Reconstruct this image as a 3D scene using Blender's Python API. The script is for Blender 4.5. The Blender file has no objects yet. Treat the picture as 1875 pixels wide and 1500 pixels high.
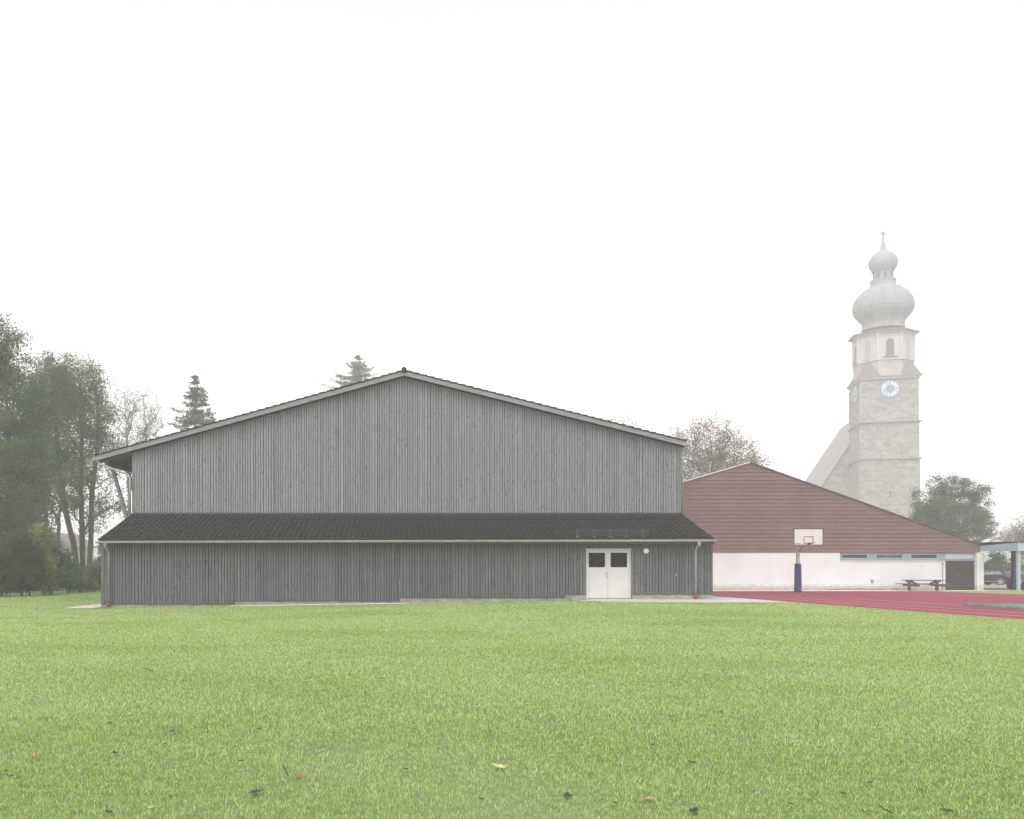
import bpy, math, random
import numpy as np
R = math.radians
random.seed(7); rng = np.random.default_rng(7)
scene = bpy.context.scene

# ------------------------------------------------------------------ camera
F = 1600.0; CX = 750.0; HY = 1029.0          # focal length / principal point / horizon in photo pixels
EYE = 1.6
cd = bpy.data.cameras.new("camera"); cam = bpy.data.objects.new("camera", cd)
scene.collection.objects.link(cam); scene.camera = cam
cam.location = (0, 0, EYE); cam.rotation_euler = (R(90), 0, 0)
cd.sensor_width = 36; cd.lens = F / 1875 * 36
cd.shift_x = (937.5 - CX) / 1875; cd.shift_y = (HY - 750) / 1875
cd.clip_end = 2000

# ------------------------------------------------------------------ sky, sun, exposure
SUN_EL, SUN_AZ = R(58), R(200)
w = bpy.data.worlds.new("World"); scene.world = w; w.use_nodes = True
nt = w.node_tree; nt.nodes.clear()
sky = nt.nodes.new("ShaderNodeTexSky"); sky.sky_type = 'NISHITA'; sky.sun_disc = False
sky.sun_elevation = SUN_EL; sky.sun_rotation = SUN_AZ; sky.dust_density = 2.3; sky.air_density = 1.15; sky.altitude = 400
hs = nt.nodes.new("ShaderNodeHueSaturation"); hs.inputs['Saturation'].default_value = 0.03
bg = nt.nodes.new("ShaderNodeBackground"); bg.inputs['Strength'].default_value = 0.15
wo = nt.nodes.new("ShaderNodeOutputWorld")
nt.links.new(sky.outputs[0], hs.inputs['Color']); tint = nt.nodes.new('ShaderNodeMix'); tint.data_type = 'RGBA'; tint.blend_type = 'MULTIPLY'; tint.inputs[0].default_value = 1; tint.inputs[7].default_value = (1, .978, 1, 1)
nt.links.new(hs.outputs[0], tint.inputs[6]); nt.links.new(tint.outputs[2], bg.inputs['Color'])
nt.links.new(bg.outputs[0], wo.inputs['Surface'])
sl = bpy.data.lights.new("sun", 'SUN'); sl.energy = 0.5; sl.angle = R(40); sl.color = (1, .98, .96)
so = bpy.data.objects.new("sun", sl); scene.collection.objects.link(so)
so.rotation_euler = (R(32), 0, R(-20))
scene.view_settings.view_transform = 'Standard'; scene.view_settings.look = 'None'
scene.view_settings.exposure = 1.18; scene.view_settings.gamma = 1
scene.cycles.max_bounces = 6; scene.cycles.volume_bounces = 2
scene.cycles.transparent_max_bounces = 8
HAZE = 0.0021

# ------------------------------------------------------------------ helpers
def px(x, y, Y):
    return ((x - CX) / F * Y, Y, EYE + (HY - y) / F * Y)
def X(x, Y): return (x - CX) / F * Y
def Z(y, Y): return EYE + (HY - y) / F * Y

_hx = [-60, -16, -13.75, -7.8, -.4, 7, 8.5, 14, 60]
_hz = [-.40, -.42, -.42, -.37, -.26, -.15, -.06, -.07, -.12]
def ground(x, y):
    x = np.asarray(x, float); y = np.asarray(y, float)
    t = np.clip((y - 10) / 27, 0, 1); t = t * t * (3 - 2 * t)
    h = np.interp(x, _hx, _hz)
    near = h * t
    backr = np.interp(y, [39, 54, 60, 84, 120, 400], [-.08, -.29, -.34, -.62, -.9, -1.2])
    backl = np.interp(y, [39, 52, 70, 400], [-.42, -.30, -.5, -1.2])
    s = np.clip((x + 14) / 28, 0, 1)
    back = backl * (1 - s) + backr * s
    k = np.clip((y - 39) / 8, 0, 1)
    return near * (1 - k) + back * k
def g(x, y): return float(ground(x, y))
def onground(x, y):
    "point of the terrain that the photo shows at pixel x, y"
    Y = 20.0
    for _ in range(60):
        Y = .5 * Y + .5 * F * (EYE - g(X(x, Y), Y)) / (y - HY)
    return X(x, Y), Y

def nodes(name):
    m = bpy.data.materials.new(name); m.use_nodes = True
    n = m.node_tree; b = n.nodes['Principled BSDF']
    return m, n, b
def mix(n, a, b, fac, mode='MIX'):
    x = n.nodes.new("ShaderNodeMix"); x.data_type = 'RGBA'; x.blend_type = mode
    for i, v in ((0, fac), (6, a), (7, b)):
        if hasattr(v, 'links'): n.links.new(v, x.inputs[i])
        else: x.inputs[i].default_value = v if i == 0 else (*v, 1)
    return x.outputs[2]
def ramp(n, fac, stops):
    r = n.nodes.new("ShaderNodeValToRGB"); n.links.new(fac, r.inputs[0])
    e = r.color_ramp.elements
    while len(e) < len(stops): e.new(.5)
    for i, (p, c) in enumerate(stops):
        e[i].position = p; e[i].color = (*c, 1) if hasattr(c, '__len__') else (c, c, c, 1)
    return r.outputs[0]
def noise(n, scale, detail=4, vec=(1, 1, 1), rough=.55, src='Object', off=None):
    t = n.nodes.new("ShaderNodeTexCoord"); mp = n.nodes.new("ShaderNodeMapping")
    mp.inputs['Scale'].default_value = vec
    n.links.new(t.outputs[src], mp.inputs[0])
    if off is not None: n.links.new(off, mp.inputs['Location'])
    x = n.nodes.new("ShaderNodeTexNoise"); x.inputs['Scale'].default_value = scale
    x.inputs['Detail'].default_value = detail; x.inputs['Roughness'].default_value = rough
    n.links.new(mp.outputs[0], x.inputs['Vector'])
    return x.outputs['Fac']
def bump(n, b, h, strength=.3, dist=.01):
    x = n.nodes.new("ShaderNodeBump"); x.inputs['Strength'].default_value = strength
    x.inputs['Distance'].default_value = dist
    n.links.new(h, x.inputs['Height']); n.links.new(x.outputs[0], b.inputs['Normal'])
def island(n):
    x = n.nodes.new("ShaderNodeNewGeometry"); return x.outputs['Random Per Island']
def math_(n, op, a, v):
    x = n.nodes.new("ShaderNodeMath"); x.operation = op
    n.links.new(a, x.inputs[0])
    if hasattr(v, 'links'): n.links.new(v, x.inputs[1])
    else: x.inputs[1].default_value = v
    return x.outputs[0]

def plain(name, col, rough=.7, var=.25, scale=3, bmp=0, metal=0, vec=(1, 1, 1), spec=.5):
    m, n, b = nodes(name)
    f = noise(n, scale, 5, vec)
    lo = tuple(c * (1 - var) for c in col); hi = tuple(min(1, c * (1 + var)) for c in col)
    n.links.new(ramp(n, f, [(.3, lo), (.7, hi)]), b.inputs['Base Color'])
    b.inputs['Roughness'].default_value = rough; b.inputs['Metallic'].default_value = metal
    b.inputs['Specular IOR Level'].default_value = spec
    if bmp: bump(n, b, f, bmp, .02)
    return m

def wood(name, lo, hi, warm, axis='z', rough=.8, knots=True, wv=.55):
    m, n, b = nodes(name)
    r = island(n)
    sc = n.nodes.new("ShaderNodeCombineXYZ")
    n.links.new(math_(n, 'MULTIPLY', r, 37.0), sc.inputs[0]); n.links.new(math_(n, 'MULTIPLY', r, 91.0), sc.inputs[2])
    v = {'z': (9, 9, .55), 'x': (.5, 9, 9)}[axis]
    gr = noise(n, 3.0, 7, v, .65, off=sc.outputs[0])
    patch = noise(n, .33, 4, (1, 1, .6))
    base = mix(n, lo, hi, ramp(n, r, [(0, 0.), (.5, .5), (1, 1.)]))
    base = mix(n, base, warm, math_(n, 'MULTIPLY', ramp(n, patch, [(.4, 0.), (.72, 1.)]), .35))
    # every eighth board weathered warmer
    base = mix(n, base, warm, math_(n, 'MULTIPLY', ramp(n, math_(n, 'FRACT', math_(n, 'MULTIPLY', r, 7.3), 0), [(.84, 0.), (.9, 1.)]), .55))
    base = mix(n, base, (.3, .3, .3), math_(n, 'MULTIPLY', ramp(n, gr, [(.32, 1.), (.53, 0.)]), .5), 'MULTIPLY')
    base = mix(n, base, (1, 1, 1), math_(n, 'MULTIPLY', ramp(n, gr, [(.55, 0.), (.8, 1.)]), .10))
    # vertical run-off streaks
    st = noise(n, 1.0, 3, {'z': (6, 6, .12), 'x': (.12, 6, 6)}[axis])
    base = mix(n, base, (.6, .61, .62), math_(n, 'MULTIPLY', ramp(n, st, [(.5, 0.), (.75, 1.)]), .35), 'MULTIPLY')
    if knots:
        t = n.nodes.new("ShaderNodeTexCoord"); mp = n.nodes.new("ShaderNodeMapping")
        mp.inputs['Scale'].default_value = {'z': (5.5, .01, 3.0), 'x': (3.0, .01, 5.5)}[axis]
        n.links.new(t.outputs['Object'], mp.inputs[0]); n.links.new(sc.outputs[0], mp.inputs['Location'])
        vo = n.nodes.new("ShaderNodeTexVoronoi"); vo.inputs['Scale'].default_value = 1.0
        n.links.new(mp.outputs[0], vo.inputs['Vector'])
        k = ramp(n, vo.outputs['Distance'], [(.08, 1.), (.23, 0.)])
        base = mix(n, base, (.28, .29, .30), math_(n, 'MULTIPLY', k, .7), 'MULTIPLY')
    n.links.new(base, b.inputs['Base Color'])
    b.inputs['Roughness'].default_value = rough; b.inputs['Specular IOR Level'].default_value = .25
    bump(n, b, gr, .35, .006)
    return m

def leafmat(name, a, b_, c, trans=.35, rough=.55):
    m, n, b = nodes(name)
    r = island(n)
    col = ramp(n, r, [(0, a), (.5, b_), (1, c)])
    big = noise(n, .55, 3)
    col = mix(n, col, c, math_(n, 'MULTIPLY', ramp(n, big, [(.45, 0.), (.7, 1.)]), .6))
    n.links.new(col, b.inputs['Base Color']); b.inputs['Roughness'].default_value = rough
    b.inputs['Specular IOR Level'].default_value = .3
    tr = n.nodes.new("ShaderNodeBsdfTranslucent"); n.links.new(col, tr.inputs[0])
    mx = n.nodes.new("ShaderNodeMixShader"); mx.inputs[0].default_value = trans
    o = n.nodes['Material Output']
    n.links.new(b.outputs[0], mx.inputs[1]); n.links.new(tr.outputs[0], mx.inputs[2])
    n.links.new(mx.outputs[0], o.inputs[0])
    return m

col = scene.collection
def tag(o, label=None, cat=None, group=None, kind=None):
    if label: o['label'] = label
    if cat: o['category'] = cat
    if group: o['group'] = group
    if kind: o['kind'] = kind
    return o
def thing(name, label, cat, loc, group=None, rz=0):
    o = bpy.data.objects.new(name, None); col.objects.link(o)
    o.location = loc; o.rotation_euler = (0, 0, rz); o.empty_display_size = .2
    return tag(o, label, cat, group)
def origin(p):
    while p.parent: p = p.parent
    return np.array(p.location)
def mesh_obj(name, V, Fc, m, parent=None, smooth=False, local=False):
    V = np.asarray(V, float).reshape(-1, 3)
    if parent is not None and not local: V = V - origin(parent)
    me = bpy.data.meshes.new(name)
    if isinstance(Fc, np.ndarray):
        k = Fc.shape[1]; me.vertices.add(len(V)); me.vertices.foreach_set('co', V.astype(np.float32).ravel())
        me.loops.add(Fc.size); me.loops.foreach_set('vertex_index', Fc.astype(np.int32).ravel())
        me.polygons.add(len(Fc)); me.polygons.foreach_set('loop_start', np.arange(0, Fc.size, k, dtype=np.int32))
        me.update(calc_edges=True)
    else:
        me.from_pydata(V.tolist(), [], Fc)
    if smooth: me.polygons.foreach_set('use_smooth', [True] * len(me.polygons))
    me.materials.append(m); me.update()
    o = bpy.data.objects.new(name, me); col.objects.link(o)
    if parent is not None: o.parent = parent
    return o

class MB:
    def __init__(s): s.v = []; s.f = []
    def add(s, vs, fs):
        k = len(s.v); s.v += [tuple(p) for p in vs]; s.f += [tuple(i + k for i in q) for q in fs]; return s
    def box(s, x0, x1, y0, y1, z0, z1):
        vs = [(x, y, z) for z in (z0, z1) for y in (y0, y1) for x in (x0, x1)]
        return s.add(vs, [(0, 2, 3, 1), (4, 5, 7, 6), (0, 1, 5, 4), (2, 6, 7, 3), (0, 4, 6, 2), (1, 3, 7, 5)])
    def prism(s, poly, y0, y1):
        "poly of (x, z), extruded in y"
        n = len(poly)
        vs = [(x, y0, z) for x, z in poly] + [(x, y1, z) for x, z in poly]
        return s.add(vs, [tuple(range(n)), tuple(range(2 * n - 1, n - 1, -1))] + [(i, i + n, (i + 1) % n + n, (i + 1) % n) for i in range(n)])
    def slab(s, poly, z0, z1):
        n = len(poly)
        vs = [(x, y, z0) for x, y in poly] + [(x, y, z1) for x, y in poly]
        return s.add(vs, [tuple(range(n))[::-1], tuple(range(n, 2 * n))] + [(i, (i + 1) % n, (i + 1) % n + n, i + n) for i in range(n)])
    def beam(s, a, b, w, h):
        "box beam from a to b, width w and height h"
        a = np.array(a, float); b = np.array(b, float); d = b - a; d /= np.linalg.norm(d)
        up = np.array([0, 0, 1.]) if abs(d[2]) < .95 else np.array([0, 1., 0])
        u = np.cross(d, up); u /= np.linalg.norm(u); v = np.cross(u, d)
        vs = [p + i * u * w / 2 + j * v * h / 2 for p in (a, b) for i, j in ((-1, -1), (1, -1), (1, 1), (-1, 1))]
        return s.add(vs, [(0, 1, 2, 3), (7, 6, 5, 4), (0, 4, 5, 1), (1, 5, 6, 2), (2, 6, 7, 3), (3, 7, 4, 0)])
    def tube(s, pts, rad, n=8, cap=True):
        pts = [np.array(p, float) for p in pts]
        if not hasattr(rad, '__len__'): rad = [rad] * len(pts)
        k = len(s.v); prev = None
        for i, p in enumerate(pts):
            d = pts[min(i + 1, len(pts) - 1)] - pts[max(i - 1, 0)]; d /= (np.linalg.norm(d) + 1e-9)
            if prev is None:
                up = np.array([0, 0, 1.]) if abs(d[2]) < .9 else np.array([1., 0, 0])
                u = np.cross(d, up)
            else: u = prev - d * np.dot(prev, d)
            u /= (np.linalg.norm(u) + 1e-9); prev = u; v = np.cross(d, u)
            for j in range(n):
                a = 2 * math.pi * j / n
                s.v.append(tuple(p + rad[i] * (math.cos(a) * u + math.sin(a) * v)))
        for i in range(len(pts) - 1):
            for j in range(n):
                a = k + i * n + j; b = k + i * n + (j + 1) % n
                s.f.append((a, b, b + n, a + n))
        if cap:
            s.f.append(tuple(range(k + n - 1, k - 1, -1))); e = k + (len(pts) - 1) * n
            s.f.append(tuple(range(e, e + n)))
        return s
    def lathe(s, prof, c, n=24, rot=0):
        "prof: list of (radius, z); around the vertical axis at c"
        k = len(s.v)
        for r, z in prof:
            for j in range(n):
                a = 2 * math.pi * j / n + rot
                s.v.append((c[0] + r * math.cos(a), c[1] + r * math.sin(a), z))
        for i in range(len(prof) - 1):
            for j in range(n):
                a = k + i * n + j; b = k + i * n + (j + 1) % n
                s.f.append((a, b, b + n, a + n))
        s.f.append(tuple(range(k + n - 1, k - 1, -1))); e = k + (len(prof) - 1) * n
        s.f.append(tuple(range(e, e + n)))
        return s
    def disc(s, c, r, y0, y1, n=24, r2=None):
        "cylinder with its axis along y"
        r2 = r if r2 is None else r2
        k = len(s.v)
        for y, q in ((y0, r), (y1, r2)):
            for j in range(n):
                a = 2 * math.pi * j / n; s.v.append((c[0] + q * math.cos(a), y, c[1] + q * math.sin(a)))
        for j in range(n):
            a = k + j; b = k + (j + 1) % n; s.f.append((a, b, b + n, a + n))
        s.f.append(tuple(range(k + n - 1, k - 1, -1))); s.f.append(tuple(range(k + n, k + 2 * n)))
        return s
    def build(s, name, m, parent=None, smooth=False, local=False):
        return mesh_obj(name, s.v, s.f, m, parent, smooth, local)

# ------------------------------------------------------------------ materials
M = {}
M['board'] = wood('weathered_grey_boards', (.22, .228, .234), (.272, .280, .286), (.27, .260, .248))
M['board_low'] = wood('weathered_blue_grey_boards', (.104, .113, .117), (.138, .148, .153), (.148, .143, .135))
M['barge'] = wood('grey_barge_board', (.24, .247, .25), (.29, .295, .295), (.28, .27, .25), 'x', knots=False)
M['strut'] = plain('grey_timber', (.20, .19, .18), .8, .3, 6)
M['soffit'] = plain('soffit_timber', (.09, .075, .06), .85, .35, 5, vec=(1, .2, 1))
M['back'] = plain('dark_wall_lining', (.012, .012, .013), .9, .1)
M['flash'] = plain('dark_sheet_flashing', (.025, .035, .045), .4, .2, 5)
M['guard'] = plain('blue_grey_snow_guard', (.065, .085, .095), .45, .2, 5)
M['zinc'] = plain('galvanised_metal', (.33, .345, .35), .45, .2, 9, metal=.3)
M['zincsoft'] = plain('weathered_zinc', (.42, .425, .415), .5, .2, 5, metal=.1, vec=(.3, 1, 1))
M['redpipe'] = plain('red_plastic', (.22, .018, .02), .5, .15)
M['concrete'] = plain('plinth_concrete', (.30, .285, .24), .9, .32, 2.2, .25, vec=(1, 1, 2.5))
M['path'] = plain('pale_concrete', (.50, .47, .43), .9, .10, 1.5, .1)
M['apron'] = plain('pale_slab', (.58, .56, .50), .9, .12, 1.2, .1)
M['asphalt'] = plain('pink_grey_paving', (.30, .26, .25), .9, .15, 2)
M['white'] = plain('white_door_paint', (.58, .565, .55), .45, .03, 2)
M['glass'] = plain('dark_window_glass', (.003, .003, .003), .15, .2, 3, spec=.12)
M['render'] = plain('white_render', (.645, .64, .632), .9, .03, 1.3, .15)
M['bluegrey'] = plain('blue_grey_paint', (.30, .37, .42), .6, .08, 4)
M['bluelight'] = plain('light_blue_grey_paint', (.40, .49, .53), .5, .06, 4)
M['bluedark'] = plain('dark_blue_paint', (.04, .055, .11), .5, .1, 4)
M['doordark'] = plain('dark_brown_door', (.028, .025, .023), .45, .35, 4, vec=(8, 1, .5))
M['panel'] = plain('grey_opaque_panel', (.46, .48, .45), .5, .08, 3)
M['lamp'] = plain('opal_lamp_glass', (.82, .82, .80), .35, .01)
M['black'] = plain('black_plastic', (.012, .012, .014), .5, .1)
M['steel'] = plain('steel', (.36, .33, .27), .35, .1, 4, metal=.6)
M['boardwhite'] = plain('white_backboard', (.68, .655, .635), .6, .05, 4)
M['darkline'] = plain('dark_paint', (.03, .026, .03), .6, .1)
M['brownline'] = plain('faded_orange_brown_paint', (.13, .065, .04), .6, .1)
M['purple'] = plain('purple_paint', (.10, .07, .20), .6, .1)
M['pad'] = plain('blue_vinyl_pad', (.018, .03, .14), .55, .25, 12, .4, vec=(.4, .4, 3))
M['postgrey'] = plain('grey_post_metal', (.42, .41, .37), .5, .1, 6, metal=.2)
M['picnic'] = plain('old_picnic_wood', (.105, .072, .045), .85, .35, 6, vec=(.3, 2, 2))
M['tarp'] = plain('green_tarp', (.028, .075, .058), .4, .7, 5, .6)
M['line'] = plain('white_track_paint', (.62, .56, .54), .8, .12, 3)
M['dry'] = plain('dry_vine', (.22, .14, .09), .9, .3)
M['slate'] = plain('church_roof_tiles', (.30, .285, .265), .7, .2, 1.0)
M['cornerslate'] = plain('corner_slate', (.17, .165, .165), .8, .15, 1)
M['churchred'] = plain('faded_red_tile', (.42, .31, .29), .8, .2, 2)
M['plaster'] = plain('pale_plaster', (.56, .525, .51), .9, .10, .8, .1)
M['cornice'] = plain('weathered_stone_trim', (.27, .25, .235), .85, .2, 1.5)
M['plastergrey'] = plain('stained_plaster', (.45, .41, .40), .9, .22, .5)
M['copper'] = plain('fog_paled_dome_sheet', (.33, .33, .335), .85, .14, .6, metal=0, spec=.15)  # dark sheet in itself; its colour is lightened to stand for fog
M['clockblue'] = plain('clock_blue', (.16, .28, .48), .6, .05)
M['clockwhite'] = plain('clock_white', (.75, .74, .72), .6, .03)
M['gold'] = plain('clock_gold', (.50, .38, .20), .35, .05, metal=.5)
M['bark'] = plain('tree_bark', (.10, .088, .072), .9, .4, 5, .4, vec=(2, 2, .5))
M['barkpale'] = plain('pale_tree_bark', (.22, .195, .17), .9, .35, 5, vec=(2, 2, .5))
M['carpaint'] = plain('dark_blue_car_paint', (.008, .010, .022), .3, .05, spec=.25)
M['carpaint2'] = plain('grey_blue_car_paint', (.045, .055, .08), .3, .05, spec=.3)
M['carglass'] = plain('car_glass_sky_tone', (.20, .23, .23), .05, .05)  # pale base colour stands in for the sky reflected in the glass
M['tyre'] = plain('tyre_rubber', (.015, .015, .016), .85, .1)
M['rim'] = plain('alloy_rim', (.5, .5, .52), .3, .05, metal=.1)
M['tail'] = plain('red_tail_lamp', (.5, .02, .03), .2, .1)
M['planter'] = plain('dark_wood_planter', (.05, .035, .03), .8, .3, 6)
M['hullwhite'] = plain('frosted_skylight', (.58, .57, .50), .4, .08, 2)
M['gravel'] = plain('white_gravel', (.50, .46, .42), .9, .3, 40)
M['soil'] = plain('dark_soil', (.09, .07, .05), .95, .3, 4)

# tiles: dark engobed, each row slightly different
def tilemat():
    m, n, b = nodes('dark_glazed_tiles')
    f = noise(n, 2.2, 5); q = noise(n, 14, 3)
    c = mix(n, (.005, .004, .004), (.014, .012, .012), ramp(n, f, [(.3, 0.), (.7, 1.)]))
    c = mix(n, c, (.03, .027, .027), math_(n, 'MULTIPLY', ramp(n, q, [(.55, 0.), (.75, 1.)]), .3))
    n.links.new(c, b.inputs['Base Color'])
    n.links.new(ramp(n, q, [(.3, .32), (.7, .45)]), b.inputs['Roughness']); b.inputs['Specular IOR Level'].default_value = .17
    return m
M['tile'] = tilemat()

def sidingmat():
    m, n, b = nodes('rose_brown_siding')
    r = island(n)
    f = noise(n, 9, 5, (.6, 1, 2)); q = noise(n, .4, 3)
    c = mix(n, (.175, .108, .096), (.205, .127, .113), r)
    c = mix(n, c, (.16, .10, .095), math_(n, 'MULTIPLY', ramp(n, f, [(.45, 0.), (.75, 1.)]), .5))
    c = mix(n, c, (.255, .168, .152), math_(n, 'MULTIPLY', ramp(n, q, [(.4, 0.), (.7, 1.)]), .4))
    br = n.nodes.new("ShaderNodeTexBrick")
    t = n.nodes.new("ShaderNodeTexCoord"); mp = n.nodes.new("ShaderNodeMapping")
    mp.inputs['Rotation'].default_value = (R(90), 0, 0)
    n.links.new(t.outputs['Object'], mp.inputs[0]); n.links.new(mp.outputs[0], br.inputs['Vector'])
    br.inputs['Scale'].default_value = 1; br.inputs['Brick Width'].default_value = .3; br.inputs['Row Height'].default_value = .13
    br.inputs['Mortar Size'].default_value = .006
    br.inputs['Color1'].default_value = (1, 1, 1, 1); br.inputs['Color2'].default_value = (.88, .88, .88, 1)
    br.inputs['Mortar'].default_value = (.6, .6, .6, 1)
    c = mix(n, c, br.outputs[0], 1.0, 'MULTIPLY')
    n.links.new(c, b.inputs['Base Color']); b.inputs['Roughness'].default_value = .85
    return m
M['siding'] = sidingmat()

def rendermat():
    m, n, b = nodes('white_wall_render')
    st = noise(n, 1.0, 5, (5, 5, .25)); q = noise(n, .7, 4)
    t = n.nodes.new("ShaderNodeTexCoord"); sx = n.nodes.new("ShaderNodeSeparateXYZ"); n.links.new(t.outputs['Object'], sx.inputs[0])
    f = noise(n, 3.5, 6, (1, 1, .6), .7)
    c = mix(n, (.70, .695, .685), (.57, .555, .54), math_(n, 'MULTIPLY', ramp(n, st, [(.5, 0.), (.8, 1.)]), .25))
    c = mix(n, c, (.60, .595, .59), math_(n, 'MULTIPLY', ramp(n, q, [(.45, 0.), (.65, 1.)]), .5))
    # rain splash above the paving
    h = math_(n, 'ADD', sx.outputs[2], math_(n, 'MULTIPLY', f, -.55))
    c = mix(n, c, (.40, .37, .32), math_(n, 'MULTIPLY', ramp(n, h, [(.0, 1.), (.12, 0.)]), .6))
    n.links.new(c, b.inputs['Base Color']); b.inputs['Roughness'].default_value = .92
    return m
M['render'] = rendermat()

def trackmat():
    m, n, b = nodes('red_rubber_track')
    f = noise(n, 60, 3); q = noise(n, .35, 4)
    c = mix(n, (.18, .009, .028), (.27, .016, .042), ramp(n, f, [(.35, 0.), (.65, 1.)]))
    c = mix(n, c, (.17, .02, .035), math_(n, 'MULTIPLY', ramp(n, noise(n, 1.3, 6, (1, .35, 1), .7), [(.5, 0.), (.72, 1.)]), .5))
    c = mix(n, c, (.29, .04, .062), math_(n, 'MULTIPLY', ramp(n, q, [(.4, 0.), (.7, 1.)]), .5))
    n.links.new(c, b.inputs['Base Color']); b.inputs['Roughness'].default_value = .8
    bump(n, b, f, .4, .005)
    return m
M['track'] = trackmat()

def stonemat():
    m, n, b = nodes('tuff_stone_blocks')
    t = n.nodes.new("ShaderNodeTexCoord"); mp = n.nodes.new("ShaderNodeMapping")
    # blocks run round the tower: u = x along the face, v = z
    sx = n.nodes.new("ShaderNodeSeparateXYZ"); cb = n.nodes.new("ShaderNodeCombineXYZ")
    n.links.new(t.outputs['Object'], sx.inputs[0])
    ad = n.nodes.new("ShaderNodeMath"); ad.operation = 'ADD'
    n.links.new(sx.outputs[0], ad.inputs[0]); n.links.new(sx.outputs[1], ad.inputs[1])
    n.links.new(ad.outputs[0], cb.inputs[0]); n.links.new(sx.outputs[2], cb.inputs[1])
    br = n.nodes.new("ShaderNodeTexBrick"); n.links.new(cb.outputs[0], br.inputs['Vector'])
    br.inputs['Scale'].default_value = 1; br.inputs['Brick Width'].default_value = .95; br.inputs['Row Height'].default_value = .42
    br.inputs['Mortar Size'].default_value = .035
    br.inputs['Color1'].default_value = (.25, .23, .215, 1); br.inputs['Color2'].default_value = (.42, .395, .38, 1)
    br.inputs['Mortar'].default_value = (.38, .355, .34, 1)
    f = noise(n, .9, 6, rough=.7); q = noise(n, 3.5, 4)
    c = mix(n, br.outputs[0], (.13, .12, .11), math_(n, 'MULTIPLY', ramp(n, f, [(.45, 0.), (.7, 1.)]), .55))
    c = mix(n, c, (.6, .58, .55), math_(n, 'MULTIPLY', ramp(n, q, [(.55, 0.), (.72, 1.)]), .6))
    n.links.new(c, b.inputs['Base Color']); b.inputs['Roughness'].default_value = .95
    bump(n, b, f, .5, .1)
    return m
M['stone'] = stonemat()

def lawnmat():
    m, n, b = nodes('lawn_ground')
    f = noise(n, 9, 6, rough=.7); q = noise(n, .25, 4); d = noise(n, 1.6, 5)
    c = mix(n, (.07, .12, .02), (.19, .26, .07), ramp(n, f, [(.35, 0.), (.65, 1.)]))
    c = mix(n, c, (.20, .24, .14), math_(n, 'MULTIPLY', ramp(n, q, [(.4, 0.), (.65, 1.)]), .5))
    c = mix(n, c, (.10, .085, .05), math_(n, 'MULTIPLY', ramp(n, d, [(.58, 0.), (.75, 1.)]), .6))
    n.links.new(c, b.inputs['Base Color']); b.inputs['Roughness'].default_value = .9
    bump(n, b, f, .6, .03)
    return m
M['lawn'] = lawnmat()
def grassmat():
    m, n, b = nodes('grass_blades')
    r = island(n)
    c = ramp(n, r, [(0, (.07, .17, .008)), (.22, (.23, .44, .02)), (.5, (.47, .68, .06)), (.72, (.66, .78, .23)), (.86, (.78, .84, .56)), (1, (.86, .87, .74))])
    q = noise(n, .16, 4, (1, 1.7, 1)); d = noise(n, .9, 5, rough=.7)
    c = mix(n, c, (.52, .60, .26), math_(n, 'MULTIPLY', ramp(n, q, [(.42, 0.), (.68, 1.)]), .55))
    c = mix(n, c, (.19, .37, .04), math_(n, 'MULTIPLY', ramp(n, q, [(.30, 1.), (.5, 0.)]), .5))
    c = mix(n, c, (.22, .17, .10), math_(n, 'MULTIPLY', ramp(n, d, [(.58, 0.), (.74, 1.)]), .6))
    n.links.new(c, b.inputs['Base Color']); b.inputs['Roughness'].default_value = .42
    b.inputs['Specular IOR Level'].default_value = .5
    tr = n.nodes.new("ShaderNodeBsdfTranslucent"); n.links.new(c, tr.inputs[0])
    mx = n.nodes.new("ShaderNodeMixShader"); mx.inputs[0].default_value = .35
    n.links.new(b.outputs[0], mx.inputs[1]); n.links.new(tr.outputs[0], mx.inputs[2])
    n.links.new(mx.outputs[0], n.nodes['Material Output'].inputs[0])
    return m
M['grass'] = grassmat()

# ------------------------------------------------------------------ ground
def sheet(name, xs, ys, m, dz=0., z=None):
    gx, gy = np.meshgrid(xs, ys); gz = ground(gx, gy) + dz
    V = np.stack([gx, gy, gz], -1).reshape(-1, 3); nx = len(xs); ny = len(ys)
    i = np.arange(nx - 1)[None, :] + nx * np.arange(ny - 1)[:, None]; i = i.ravel()
    return mesh_obj(name, V, np.stack([i, i + 1, i + 1 + nx, i + nx], 1), m, smooth=True)
def band(name, fl, fr, ys, m, dz, nx=8, parent=None):
    "draped strip whose left and right edges are functions of y"
    V = []; Fc = []
    for y in ys:
        for k in range(nx + 1):
            a = fl(y); x = a + (fr(y) - a) * k / nx
            V.append((x, y, g(x, y) + dz))
    for j in range(len(ys) - 1):
        for k in range(nx):
            i = j * (nx + 1) + k; Fc.append((i, i + 1, i + nx + 2, i + nx + 1))
    return mesh_obj(name, V, Fc, m, parent)

xs = np.unique(np.concatenate([np.linspace(-250, -45, 14), np.arange(-45, 75.1, 1.0), _hx, np.linspace(75, 270, 12)]))
ys = np.unique(np.concatenate([np.linspace(-60, 4, 6), np.arange(4, 66, 1.0), np.arange(66, 130, 4), np.linspace(130, 320, 10)]))
tag(sheet('lawn', xs, ys, M['lawn'], -.012), kind='structure')

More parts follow.
